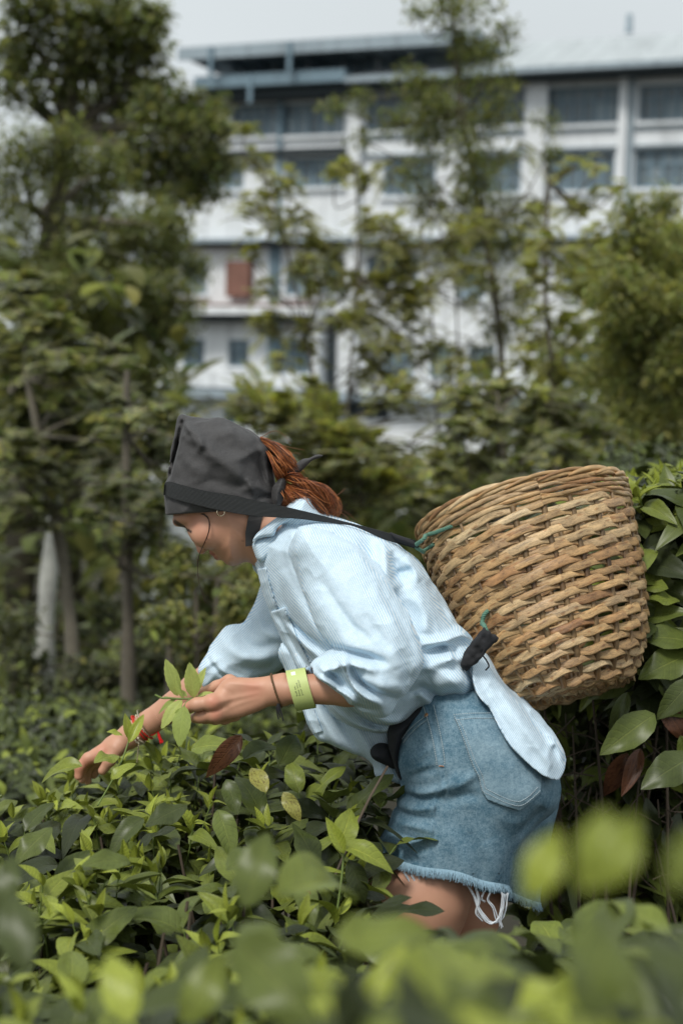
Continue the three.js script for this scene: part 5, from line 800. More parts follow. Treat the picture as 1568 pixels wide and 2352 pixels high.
// cloth laid over a body: the part inside an outline (pixels at distance d) of a sheet th thick, lift above it, on the near side only
function patch(f, o, { lift = 0.003, th = 0.003, zmin = -9, cell = 0.003, edge = 0.002, uv, d = D0, side = 1 }) {
  const g = (x, y, z) => { const b = f(x, y, z), s = Math.max(b - lift - th, -b - 0.006); return smax(smax(s, -o(x, y), edge), zmin - z, 0.003); };
  const G = fixWinding(nets(g, [o.lo[0] + 0.07, o.lo[1] + 0.07, zmin - 0.01], [o.hi[0] - 0.07, o.hi[1] - 0.07, -2.1], cell));
  return dress(G, { uv: uv || ((x, y, z) => [x * SU, y * SU]) });
}
{
  // front panel hanging below the arm, its placket, buttons
  const flapO = outline([[644, 1490], [662, 1545], [696, 1622], [725, 1690], [748, 1704], [772, 1714], [810, 1732], [852, 1752], [864, 1782], [892, 1790], [925, 1796], [915, 1745], [905, 1700], [920, 1640], [860, 1600], [760, 1560], [690, 1480]], 2.50);
  const flapFolds = folds([{ p: [[700, 1560], [740, 1640], [780, 1712]], w: 0.008, a: 0.006 }, { p: [[730, 1570], [780, 1650], [840, 1745]], w: 0.008, a: -0.005 }, { p: [[770, 1600], [820, 1670], [880, 1760]], w: 0.009, a: 0.006 }, { p: [[690, 1600], [720, 1670], [750, 1704]], w: 0.005, a: 0.004 }], 2.50);
  const flapF = (x, y, z) => inflate(flapO, -2.50, 0.028, 0.02)(x, y, z) - flapFolds(x, y) - torsoN(x, y, z);
  const ufl = round([650, 1400], [800, 1760], 2.5, 0.3);
  put('shirt_front', dress(fixWinding(nets(flapF, ...bounds([flapO], -2.56, -2.43), 0.0038)), { uv: ufl }), shirtMat, shirt);
  const frontF = (x, y, z) => Math.min(topF(x, y, z), flapF(x, y, z));
  const strip = (pts, w) => { const c = catmull(pts, false, 4), L = [], Rr = []; c.forEach((p, i) => { const a = c[Math.max(0, i - 1)], b = c[Math.min(c.length - 1, i + 1)], l = Math.hypot(b[0] - a[0], b[1] - a[1]), nx = -(b[1] - a[1]) / l, ny = (b[0] - a[0]) / l; L.push([p[0] + nx * w, p[1] + ny * w]); Rr.unshift([p[0] - nx * w, p[1] - ny * w]); }); return [...L, ...Rr]; };
  for (const [pts, w, lift] of [[[[638, 1400], [655, 1440], [680, 1492], [706, 1540]], 19, 0.006], [[[600, 1306], [616, 1366], [638, 1440], [664, 1520], [694, 1600], [730, 1690]], 12, 0.003]])
    put('placket', patch(frontF, outline(strip(pts, w), 2.44, { per: 1, cell: 0.002 }), { lift: lift - 0.002, th: 0.002, zmin: -2.6, cell: 0.003, edge: 0.0015, uv: round(pts[0], pts[pts.length - 1], 2.44, 0.2) }), shirtMat, shirt);
  const btn = new THREE.CylinderGeometry(0.0052, 0.0056, 0.0022, 18); btn.rotateX(Math.PI / 2);
  const bm = phys({ color: rgb(0.72, 0.76, 0.78), roughness: 0.3 });
  for (const [bx, by] of [[691, 1502], [762, 1602]]) {
    const { p, n } = onto(frontF, bx, by, 0.0085);
    const q = new THREE.Quaternion().setFromUnitVectors(V(0, 0, 1), n), parts = [btn.clone()];
    const rim = new THREE.TorusGeometry(0.0050, 0.0008, 6, 18); rim.translate(0, 0, 0.0012); parts.push(rim);
    const g = merge(parts).applyQuaternion(q).translate(p.x, p.y, p.z);
    put('button', g, bm, shirt);
  }
  // chest pocket welt
  const uc = round([590, 1250], [700, 1160], 2.43, 0.08);
  put('collar', dress(fixWinding(mergeGeometries([nets((x, y, z) => leafF(x, y, z) - 0.3 * torsoN2(x, y, z), ...bounds([leafO], -2.46, -2.37, 0.02), 0.0028), nets(backF, ...bounds([backO], -2.55, -2.39, 0.02), 0.003), nets(standF, ...bounds([standO], -2.48, -2.40, 0.02), 0.0028)])), { uv: uc }), shirtMat, shirt);
  // the far collar point seen inside out below the chin
  const insO = outline([[584, 1286], [580, 1292], [581, 1306], [590, 1318], [602, 1334], [606, 1316], [598, 1296]], 2.53, { cell: 0.0015 });
  put('collar_lining', dress(fixWinding(nets(inflate(insO, -2.535, 0.006, 0.005), ...bounds([insO], -2.56, -2.51, 0.02), 0.0024)), { uv: round([580, 1290], [604, 1330], 2.53, 0.05) }), shirtMat, shirt);
}

// ------------------------------------------------------------------ denim shorts
const denimTex = (k, s) => tex(512, 512, (u, v, o) => { // faded twill: diagonal ribs of pale weft in blue warp, worn in patches
  const tw = 0.5 + 0.5 * Math.sin((u * 90 + v * 90) * Math.PI * 2), y = tn(u, v, 256, s) * 0.5 + 0.5, pch = 0.5 + 0.5 * (0.6 * tn(u, v, 5, s) + 0.4 * tn(u, v, 13, s + 9)), sl = 0.5 + 0.5 * (tn(u * 1, v, 120, 3) * 0.6 + tn(u, v, 46, 60) * 0.6);
  const t = clamp(0.24 + k + 0.20 * (tw - 0.5) + 0.26 * (y - 0.5) + 0.34 * (pch - 0.5) + 0.30 * (sl - 0.5));
  o[0] = lerp(0.036, 0.40, t); o[1] = lerp(0.11, 0.53, t); o[2] = lerp(0.165, 0.60, t);
});
const denimBump = tex(512, 512, (u, v, o) => { o[0] = o[1] = o[2] = 0.5 + 0.3 * Math.sin((u * 90 + v * 90) * Math.PI * 2) + 0.3 * tn(u, v, 200); }, { srgb: false });
const denim = std({ map: denimTex(0, 0), bumpMap: denimBump, bumpScale: 0.0004, roughness: 0.9 }), denimPale = std({ map: denimTex(0.13, 40), bumpMap: denimBump, bumpScale: 0.0004, roughness: 0.9 });
const DU = 1 / 0.16;
const hipO = outline([[985, 1590], [945, 1640], [921, 1697], [912, 1741], [929, 1801], [940, 1860], [1040, 1920], [1180, 1910], [1240, 1876], [1276, 1837], [1279, 1780], [1254, 1700], [1180, 1610], [1100, 1560], [1030, 1560]], D0);
const legO = outline([[985, 1590], [945, 1640], [921, 1697], [912, 1741], [926, 1796], [912, 1845], [896, 1881], [872, 1925], [838, 1974], [812, 2030], [870, 2100], [1000, 2120], [1150, 2120], [1164, 2053], [1166, 2010], [1180, 1953], [1200, 1897], [1222, 1850], [1244, 1790], [1210, 1700], [1130, 1600], [1050, 1570]], 2.44);
const leg2O = outline([[1060, 1800], [1010, 1900], [990, 2000], [990, 2120], [1170, 2150], [1235, 2110], [1240, 2050], [1262, 1940], [1280, 1850], [1280, 1790], [1180, 1740]], 2.58);
const shortFolds = folds([
  { p: [[930, 1802], [965, 1800], [1010, 1782], [1040, 1752]], w: 0.006, a: 0.007 }, { p: [[922, 1818], [965, 1818], [1000, 1806]], w: 0.005, a: -0.006 }, { p: [[912, 1840], [950, 1838], [992, 1826]], w: 0.006, a: 0.007 }, { p: [[908, 1858], [950, 1860], [990, 1852]], w: 0.005, a: -0.006 },
  { p: [[902, 1876], [945, 1874], [988, 1880]], w: 0.007, a: 0.006 }, { p: [[895, 1900], [940, 1902], [985, 1908]], w: 0.006, a: -0.004 }, { p: [[1008, 1792], [1045, 1772], [1080, 1750]], w: 0.008, a: 0.006 }, { p: [[1005, 1820], [1050, 1800], [1085, 1800]], w: 0.009, a: -0.006 },
  { p: [[935, 1735], [960, 1715], [985, 1690]], w: 0.006, a: 0.004 }, { p: [[940, 1770], [970, 1752], [1000, 1740]], w: 0.006, a: -0.005 }, { p: [[1000, 1880], [1050, 1930], [1060, 2000]], w: 0.02, a: 0.005 }, { p: [[1100, 1900], [1120, 1960], [1125, 2030]], w: 0.018, a: 0.006 }, { p: [[1060, 1880], [1085, 1950], [1090, 2020]], w: 0.014, a: -0.006 },
  { p: [[1180, 1905], [1212, 1868], [1240, 1840]], w: 0.010, a: -0.008 }, { p: [[978, 1608], [1000, 1700], [1012, 1785], [996, 1818], [988, 1905], [980, 2008]], w: 0.0035, a: -0.003 }, { p: [[972, 1608], [993, 1700], [1005, 1785], [989, 1820], [981, 1905], [973, 2006]], w: 0.004, a: 0.003 },
  { p: [[975, 1930], [940, 1935], [900, 1945]], w: 0.006, a: 0.003 }, { p: [[975, 1965], [930, 1968], [890, 1975]], w: 0.005, a: 0.0025 },
], 2.42);
const hemLine = (x, z, px) => { const [hx] = XY(1000, 2018, 2.44); return XY(0, 2014 + (x - hx) / 0.245 * 72 + 3 * Math.sin(x * 60), px)[1] + 0.30 * (z + px); };
const shortsN = cloth(12, 0.0022, 11);
const leg1F = inflate(legO, -2.425, 0.105, 0.095), leg2F = inflate(leg2O, -2.59, 0.095, 0.085), hipF = inflate(hipO, -D0, 0.172, 0.13);
const shortDisp = (x, y, z) => (z > -2.46 ? shortFolds(x, y) : 0) + shortsN(x, y, z);
const shortsOuter = (x, y, z) => smin(smin(leg1F(x, y, z), hipF(x, y, z), 0.03), leg2F(x, y, z), 0.012) - shortDisp(x, y, z);
const shortsF = (x, y, z) => {
  const k = shortDisp(x, y, z), l1 = smin(leg1F(x, y, z), hipF(x, y, z), 0.03) - k, l2 = leg2F(x, y, z) - k, top = y - XY(0, 1930, 2.5)[1];
  const a = smax(smax(l1, hemLine(x, z, 2.44) - y, 0.003), -Math.max(l1 + 0.006, top), 0.002);
  const b = smax(smax(l2, hemLine(x, z, 2.58) - 0.008 - y, 0.003), -Math.max(l2 + 0.006, top), 0.002);
  return smin(a, b, 0.006);
};
const ud = (x, y, z) => { const q = Math.atan2(x - XY(1080, 0, D0)[0], z + 2.56) * 0.17; return [q * DU, y * DU]; };
const shorts = put('shorts', dress(fixWinding(nets(shortsF, ...bounds([hipO, legO, leg2O], -2.72, -2.28), 0.004)), { uv: ud }), denim, person);
{
  const pocketO = outline([[1039, 1643], [1052, 1668], [1064, 1700], [1076, 1738], [1094, 1782], [1100, 1806], [1112, 1824], [1187, 1853], [1238, 1818], [1243, 1775], [1215, 1715], [1165, 1650], [1129, 1637], [1085, 1638]], 2.36, { per: 1, cell: 0.002 });
  put('back_pocket', patch(shortsOuter, pocketO, { lift: 0.002, th: 0.0016, zmin: -2.5, cell: 0.003, uv: ud, edge: 0.001 }), denimPale, shorts);
  const threadMat = std({ color: rgb(0.40, 0.47, 0.50), roughness: 0.8 }), darkSeam = std({ color: rgb(0.05, 0.11, 0.16), roughness: 0.9 }), copper = std({ color: rgb(0.45, 0.2, 0.09), roughness: 0.5 });
  const line = (pts, lift, r, mat, name, dash) => {
    const q = catmull(pts, false, 8).map(([x, y]) => onto(shortsOuter, x, y, lift).p), gs = [];
    if (!dash) gs.push(tube(q, r, q.length * 2, 5));
    else { const c = new THREE.CatmullRomCurve3(q), L = c.getLength(), n = Math.round(L / dash); for (let i = 0; i < n; i++) gs.push(tube([c.getPointAt(i / n), c.getPointAt((i + 0.3) / n), c.getPointAt((i + 0.62) / n)], r, 3, 4)); }
    put(name, merge(gs), mat, shorts).userData.kind = 'stuff';
  };
  for (const s of [0, 8]) line([[1044 + s, 1647 + s * 0.9], [1057 + s, 1678], [1070 + s, 1715], [1082 + s, 1748], [1098 + s, 1785 - s * 0.3], [1104 + s, 1806 - s * 0.5], [1116 + s * 0.5, 1821 - s], [1187, 1848 - s * 1.1], [1236 - s * 0.6, 1815 - s]], 0.0042, 0.0007, threadMat, 'stitching', 0.0035);
  line([[1042, 1644], [1085, 1641], [1129, 1640]], 0.0042, 0.0007, threadMat, 'stitching', 0.0035);
  line([[1048, 1656], [1085, 1652], [1131, 1652]], 0.0042, 0.0007, threadMat, 'stitching', 0.0035);
  line([[974, 1625], [990, 1680], [1002, 1740], [1004, 1758]], 0.0018, 0.0008, threadMat, 'stitching', 0.0035);
  line([[996, 1620], [1010, 1680], [1020, 1735], [1021, 1757]], 0.0012, 0.0008, threadMat, 'stitching', 0.0035);
  line([[925, 1698], [940, 1678], [960, 1660], [980, 1645]], 0.0018, 0.0008, threadMat, 'stitching', 0.0035);
  line([[928, 1706], [944, 1686], [963, 1668], [984, 1653]], 0.0018, 0.0008, threadMat, 'stitching', 0.0035);
  line([[1008, 1759], [1020, 1760]], 0.002, 0.0009, copper, 'bar_tack');
  const rv = onto(shortsOuter, 979, 1643, 0.001), rg = new THREE.SphereGeometry(0.0042, 14, 8).scale(1, 1, 0.45); rg.applyQuaternion(new THREE.Quaternion().setFromUnitVectors(V(0, 0, 1), rv.n)).translate(rv.p.x, rv.p.y, rv.p.z);
  put('rivet', rg, std({ color: rgb(0.5, 0.25, 0.12), metalness: 0.8, roughness: 0.4 }), shorts);
  // frayed hem: short blue fringe all round both legs, bundles of long white threads
  const r = mulberry(31), fr = [], long = [];
  for (let i = 0; i < 900; i++) {
    const far = r() < 0.2, px = far ? rr(1130, 1238, r) : rr(845, 1168, r), d = far ? 2.58 : 2.44, x0 = XY(px, 0, d)[0];
    let z = -2.25, y0 = 0; for (let k = 0; k < 300; k++) { y0 = hemLine(x0, z, d) - (far ? 0.008 : 0) + 0.004; const v = shortsF(x0, y0, z); if (v < 0.0008 || z < -2.62) break; z -= Math.max(0.0006, v * 0.5); }
    if (z < -2.62) continue;
    const L = rr(0.006, 0.015, r), a = V(x0, y0, z + 0.0004), b = a.clone().add(V(rr(-0.006, 0.006, r), -L, rr(-0.002, 0.004, r)));
    fr.push(tube([a.clone().add(V(0, 0.003, 0)), a.clone().lerp(b, 0.5).add(V(rr(-0.002, 0.002, r), 0, 0.001)), b], (t) => 0.00075 * (1 - 0.6 * t), 4, 4));
  }
  put('frayed_hem', merge(fr), std({ color: rgb(0.30, 0.45, 0.55), roughness: 0.9 }), shorts).userData.kind = 'stuff';
  const strand = (pts, n, spread) => { for (let i = 0; i < n; i++) { const j = V(rr(-1, 1, r), 0, rr(-1, 1, r)).multiplyScalar(spread), q = pts.map(([x, y], k) => C(x, y, 2.335 + 0.012 * k / pts.length).add(j.clone().multiplyScalar(0.4 + k * 0.3)).add(V(rr(-1, 1, r), rr(-1, 1, r), 0).multiplyScalar(0.0022 * k / pts.length))); long.push(tube(q, () => rr(0.0005, 0.0010, r), 14, 4)); } };
  strand([[929, 2006], [946, 2032], [962, 2056], [968, 2078], [962, 2110], [950, 2158]], 5, 0.003); strand([[977, 2016], [974, 2045], [970, 2075], [962, 2100]], 7, 0.004); strand([[945, 2010], [964, 2040], [973, 2062], [966, 2095]], 6, 0.004); strand([[962, 2014], [968, 2050], [964, 2085], [956, 2105]], 6, 0.003);
  strand([[1075, 2036], [1090, 2062], [1098, 2086], [1112, 2108], [1126, 2122], [1146, 2114], [1154, 2090], [1160, 2052]], 9, 0.003); strand([[1092, 2038], [1098, 2070], [1094, 2098], [1108, 2114]], 6, 0.003); strand([[1128, 2046], [1120, 2066], [1132, 2084], [1142, 2112]], 5, 0.003); strand([[1152, 2050], [1156, 2080], [1148, 2110], [1152, 2130]], 6, 0.003); strand([[1112, 2046], [1104, 2064], [1112, 2072]], 3, 0.002);
  put('loose_threads', merge(long), std({ color: rgb(0.66, 0.70, 0.74), roughness: 0.9 }), shorts).userData.kind = 'stuff';
}
// shirt tail hanging over the hip
{
  const tailO = outline([[1085, 1582], [1076, 1530], [1078, 1490], [1100, 1486], [1157, 1544], [1192, 1580], [1229, 1628], [1268, 1672], [1289, 1705], [1298, 1722], [1305, 1738], [1300, 1750], [1288, 1767], [1274, 1778], [1262, 1776], [1230, 1760], [1197, 1733], [1157, 1694], [1130, 1650], [1112, 1612]], 2.42, { per: 2 });
  const tf = folds([{ p: [[1090, 1520], [1125, 1590], [1170, 1660]], w: 0.007, a: 0.004 }, { p: [[1115, 1530], [1160, 1610], [1215, 1690], [1255, 1745]], w: 0.010, a: 0.010 }, { p: [[1135, 1535], [1190, 1610], [1245, 1690], [1275, 1740]], w: 0.008, a: -0.006 }, { p: [[1100, 1560], [1140, 1640], [1190, 1710]], w: 0.008, a: -0.004 }, { p: [[1240, 1720], [1270, 1700], [1296, 1745]], w: 0.008, a: 0.006 }], 2.42);
  const under = (x, y, z) => smin(shortsOuter(x, y, z), torsoF0(x, y, z), 0.06) - 0.006 - 1.0 * tf(x, y) - torsoN2(x, y, z) - 0.006 * smooth(XY(0, 1600, D0)[1], XY(0, 1760, D0)[1], y);
  put('shirt_tail', patch(under, tailO, { lift: 0.004, th: 0.003, zmin: -2.62, cell: 0.0034, edge: 0.002, uv: round([1100, 1500], [1260, 1770], 2.42, 0.2) }), shirtMat, shirt);
  // black sash and its bow at the waist
  const sashO = outline([[1000, 1588], [960, 1612], [925, 1645], [893, 1668], [890, 1705], [900, 1745], [914, 1785], [926, 1790], [916, 1740], [926, 1694], [955, 1652], [985, 1625]], 2.43), bowO = outline([[895, 1712], [870, 1709], [856, 1716], [850, 1726], [856, 1742], [880, 1754], [908, 1764], [914, 1740]], 2.45);
  const black = std({ color: rgb(0.012, 0.013, 0.016), roughness: 0.85 });
  put('waist_sash', dress(fixWinding(mergeGeometries([nets(inflate(sashO, -2.435, 0.05, 0.016), ...bounds([sashO], -2.5, -2.37), 0.004), nets((x, y, z) => inflate(bowO, -2.45, 0.028, 0.018)(x, y, z) - torsoN2(x, y, z), ...bounds([bowO], -2.5, -2.4), 0.0035)])), { uv: (x, y) => [x, y] }), black, person);
}

// ------------------------------------------------------------------ headscarf and hair
const scarfO = outline([[420, 957], [434, 959], [465, 964], [506, 963], [522, 967], [550, 979], [580, 996], [603, 1012], [617, 1026], [624, 1050], [628, 1082], [632, 1108], [642, 1135], [645, 1170], [600, 1215], [500, 1225], [392, 1225], [383, 1180], [379, 1122], [386, 1100], [390, 1075], [400, 1034], [410, 990], [414, 966]], D0, { cell: 0.002 });
const scarfFolds = folds([
  { p: [[424, 972], [440, 1000], [500, 1050], [560, 1095], [590, 1115]], w: 0.014, a: 0.010 }, { p: [[436, 1004], [450, 1024], [472, 1040], [490, 1046]], w: 0.010, a: -0.007 }, { p: [[428, 968], [430, 985], [438, 1000], [452, 1010]], w: 0.006, a: -0.006 }, { p: [[440, 985], [470, 1008], [475, 1030], [465, 1045]], w: 0.006, a: 0.006 },
  { p: [[500, 1005], [540, 1000], [590, 1020]], w: 0.010, a: 0.006 }, { p: [[500, 1030], [550, 1040], [600, 1060]], w: 0.010, a: -0.005 }, { p: [[540, 1062], [575, 1050], [610, 1030]], w: 0.008, a: 0.005 }, { p: [[470, 1095], [520, 1115], [580, 1125]], w: 0.010, a: -0.006 }, { p: [[440, 1060], [470, 1090], [480, 1110]], w: 0.012, a: 0.005 },
  { p: [[596, 1028], [600, 1070], [612, 1110], [630, 1135]], w: 0.005, a: -0.006 }, { p: [[612, 1030], [616, 1075], [624, 1110]], w: 0.006, a: 0.005 }, { p: [[428, 966], [416, 1005], [403, 1055], [394, 1102]], w: 0.0045, a: -0.011 }, { p: [[560, 1130], [600, 1120], [625, 1135]], w: 0.008, a: 0.006 }, { p: [[590, 1150], [615, 1140], [638, 1148]], w: 0.004, a: -0.005 }, { p: [[575, 1100], [585, 1120], [590, 1140]], w: 0.006, a: 0.006 },
], D0, 0.002);
const scarfN = cloth(14, 0.0035, 17), scarfN2 = cloth(34, 0.0010, 2);
const scarfBrim = (x) => XY(0, lerp(1183, 1166, clamp((x - XY(384, 0, D0)[0]) / 0.2)), D0)[1];
const scarfFull = (x, y, z) => inflate(scarfO, -D0, 0.093, 0.085)(x, y, z) - scarfFolds(x, y) * (z > -D0 ? 1 : 0.6) - scarfN(x, y, z) * smooth(scarfBrim(x) + 0.02, scarfBrim(x) + 0.07, y) - scarfN2(x, y, z);
const scarfF = (x, y, z) => smax(smax(scarfFull(x, y, z), scarfBrim(x) - y, 0.003), -Math.max(scarfFull(x, y, z) + 0.007, y - scarfBrim(x) - 0.06), 0.002);
const scarfTex = tex(512, 512, (u, v, o) => { const n = 0.5 * tn(u, v, 180) + 0.5 * tn(u, v, 90, 7), p = tn(u, v, 6, 20) * 0.5 + tn(u, v, 15, 80) * 0.5, k = 0.046 * (1 + 0.22 * n + 0.22 * p); o[0] = k * 1.05; o[1] = k; o[2] = k * 1.0; });
const scarfMat = phys({ map: scarfTex, bumpMap: weaveBump, bumpScale: 0.0003, roughness: 0.82, sheen: 0.35, sheenRoughness: 0.5, sheenColor: rgb(0.75, 0.72, 0.72) });
const scarfUV = (x, y, z) => [Math.atan2(x - XY(510, 0, D0)[0], z + 2.53) * 0.09 * 8, y * 8];
const scarf = put('headscarf', dress(fixWinding(nets(scarfF, ...bounds([scarfO], -2.62, -2.38), 0.0032)), { uv: scarfUV }), scarfMat, person);
{
  const endO = outline([[640, 1092], [655, 1078], [672, 1066], [690, 1058], [712, 1050], [738, 1044], [740, 1049], [722, 1055], [706, 1068], [692, 1082], [674, 1092], [656, 1098]], 2.46, { cell: 0.0015 });
  put('scarf_end', dress(fixWinding(nets((x, y, z) => inflate(endO, -2.46, 0.008, 0.008)(x, y, z) - folds1(x, y), ...bounds([endO], -2.49, -2.43, 0.02), 0.0024)), { uv: scarfUV }), scarfMat, scarf);
  const tieO = outline([[628, 1120], [645, 1098], [655, 1110], [648, 1150], [636, 1168], [625, 1150]], 2.45, { cell: 0.002 });
  put('scarf_knot', dress(fixWinding(nets((x, y, z) => inflate(tieO, -2.46, 0.03, 0.018)(x, y, z) - scarfN2(x, y, z) * 2, ...bounds([tieO], -2.52, -2.40, 0.02), 0.003)), { uv: scarfUV }), scarfMat, scarf);
  // the tie that runs under the jaw
  const t = [[590, 1172], [584, 1195], [580, 1222], [582, 1250]].map(([x, y]) => onto((a, b, c) => smin(headF(a, b, c), neckF(a, b, c), 0.022), x, y, 0.003));
  put('scarf_tie', ribbon(t.map((q) => q.p), t.map((q) => V(0.012, 0.002, -0.004)), t.map((q) => q.n), 0.004), scarfMat, scarf);
  // hair
  const r = mulberry(77), gs = [], col = [];
  const G = [
    [[[598, 1004], [635, 1018], [664, 1042], [684, 1068], [690, 1086]], [[606, 1018], [634, 1046], [648, 1075], [652, 1098]], 150],
    [[[606, 1022], [622, 1060], [634, 1090], [642, 1108]], [[612, 1040], [640, 1058], [660, 1072], [650, 1096]], 90],
    [[[645, 1092], [672, 1098], [686, 1112], [690, 1132]], [[650, 1104], [700, 1108], [738, 1112], [762, 1128], [779, 1152], [783, 1172], [768, 1190]], 150],
    [[[640, 1108], [640, 1132], [646, 1150], [662, 1160]], [[656, 1108], [700, 1128], [734, 1150], [756, 1178], [762, 1192]], 130],
    [[[648, 1112], [690, 1116], [725, 1122], [748, 1142], [758, 1164]], [[644, 1120], [662, 1140], [680, 1148], [700, 1150]], 120],
    [[[644, 1098], [668, 1084], [690, 1090], [684, 1112]], [[650, 1098], [680, 1112], [716, 1118], [740, 1138]], 60],
  ];
  for (const [a, b, n] of G) for (let i = 0; i < n * 2.1; i++) {
    const t = r(), m = 7, ca = catmull(a, false, 6), cb = catmull(b, false, 6), ph = r() * 6.28, wv = rr(3, 9, r), z0 = rr(-0.045, 0.045, r), z1 = rr(-0.05, 0.05, r), pts = [], stray = r() < 0.08 ? 2.6 : 1;
    for (let k = 0; k < m; k++) {
      const s = k / (m - 1), p = ca[Math.round(s * (ca.length - 1))], q = cb[Math.round(s * (cb.length - 1))], e = Math.sin(s * Math.PI * 0.9 + 0.2);
      pts.push(C(lerp(p[0], q[0], t) + stray * wv * s * Math.sin(ph + s * 9) + rr(-1.5, 1.5, r), lerp(p[1], q[1], t) + stray * wv * s * Math.cos(ph + s * 8) + rr(-1.5, 1.5, r), D0 - 0.02 - (lerp(z0, z1, s) + 0.012) * e));
    }
    const R0 = rr(0.00035, 0.0009, r), g = tube(pts, (s) => R0 * (1 - 0.75 * s * s), 18, 3), c = r();
    const k = c < 0.28 ? [0.09, 0.026, 0.010] : c < 0.68 ? [0.28, 0.075, 0.02] : [0.55, 0.19, 0.055], A = new Float32Array(g.attributes.position.count * 3);
    for (let j = 0; j < A.length; j += 3) { A[j] = k[0]; A[j + 1] = k[1]; A[j + 2] = k[2]; }
    g.setAttribute('color', new THREE.BufferAttribute(A, 3)); gs.push(g);
  }
  const wisp = (pts, R0, k = [0.03, 0.015, 0.01]) => { const g = tube(pts.map(([x, y, d]) => C(x, y, d)), (s) => R0 * (1 - 0.6 * s), 40, 4), A = new Float32Array(g.attributes.position.count * 3); for (let j = 0; j < A.length; j += 3) { A[j] = k[0]; A[j + 1] = k[1]; A[j + 2] = k[2]; } g.setAttribute('color', new THREE.BufferAttribute(A, 3)); gs.push(g); };
  const lift = (px, py, l) => { const o = onto(headF, px, py, l); return [px, py, -o.p.z]; };
  wisp([lift(466, 1180, 0.003), lift(478, 1190, 0.004), [481, 1206, 2.42], [478, 1226, 2.425], [470, 1246, 2.435], [462, 1264, 2.455], [456, 1282, 2.47], [454, 1310, 2.48], [458, 1340, 2.48], [466, 1364, 2.48], [472, 1384, 2.48]], 0.0011);
  wisp([lift(470, 1181, 0.003), lift(480, 1194, 0.004), [482, 1212, 2.42], [476, 1234, 2.43], [466, 1256, 2.45]], 0.0008); wisp([lift(462, 1180, 0.003), lift(476, 1186, 0.004), [480, 1202, 2.42], [479, 1220, 2.425]], 0.0009);
  for (const s of [[[600, 1004, 2.5], [630, 990, 2.5], [650, 998, 2.5], [668, 1020, 2.5]], [[640, 1020, 2.48], [668, 1028, 2.48], [700, 1034, 2.48]], [[745, 1150, 2.48], [776, 1166, 2.48], [800, 1180, 2.48], [818, 1196, 2.48]], [[760, 1170, 2.46], [790, 1182, 2.46], [806, 1200, 2.46]], [[770, 1140, 2.46], [784, 1130, 2.46], [792, 1122, 2.46]], [[660, 1050, 2.46], [676, 1040, 2.46], [690, 1044, 2.46]]]) wisp(s, 0.0005, [0.2, 0.07, 0.025]);
  put('hair', mergeGeometries(gs), phys({ vertexColors: true, roughness: 0.5, sheen: 0.3, sheenColor: rgb(0.9, 0.35, 0.1) }), person).userData.kind = 'stuff';
  const ring = new THREE.TorusGeometry(0.0066, 0.0008, 8, 28); ring.rotateY(0.35); const rp = cc(507, 1176, D0 - 0.083); ring.translate(rp.x, rp.y, rp.z);
  put('earring', ring, std({ color: rgb(0.85, 0.72, 0.5), metalness: 1, roughness: 0.2 }), person);
}
function folds1(x, y) { return 0.002 * noise3(x * 90, y * 90, 3); }
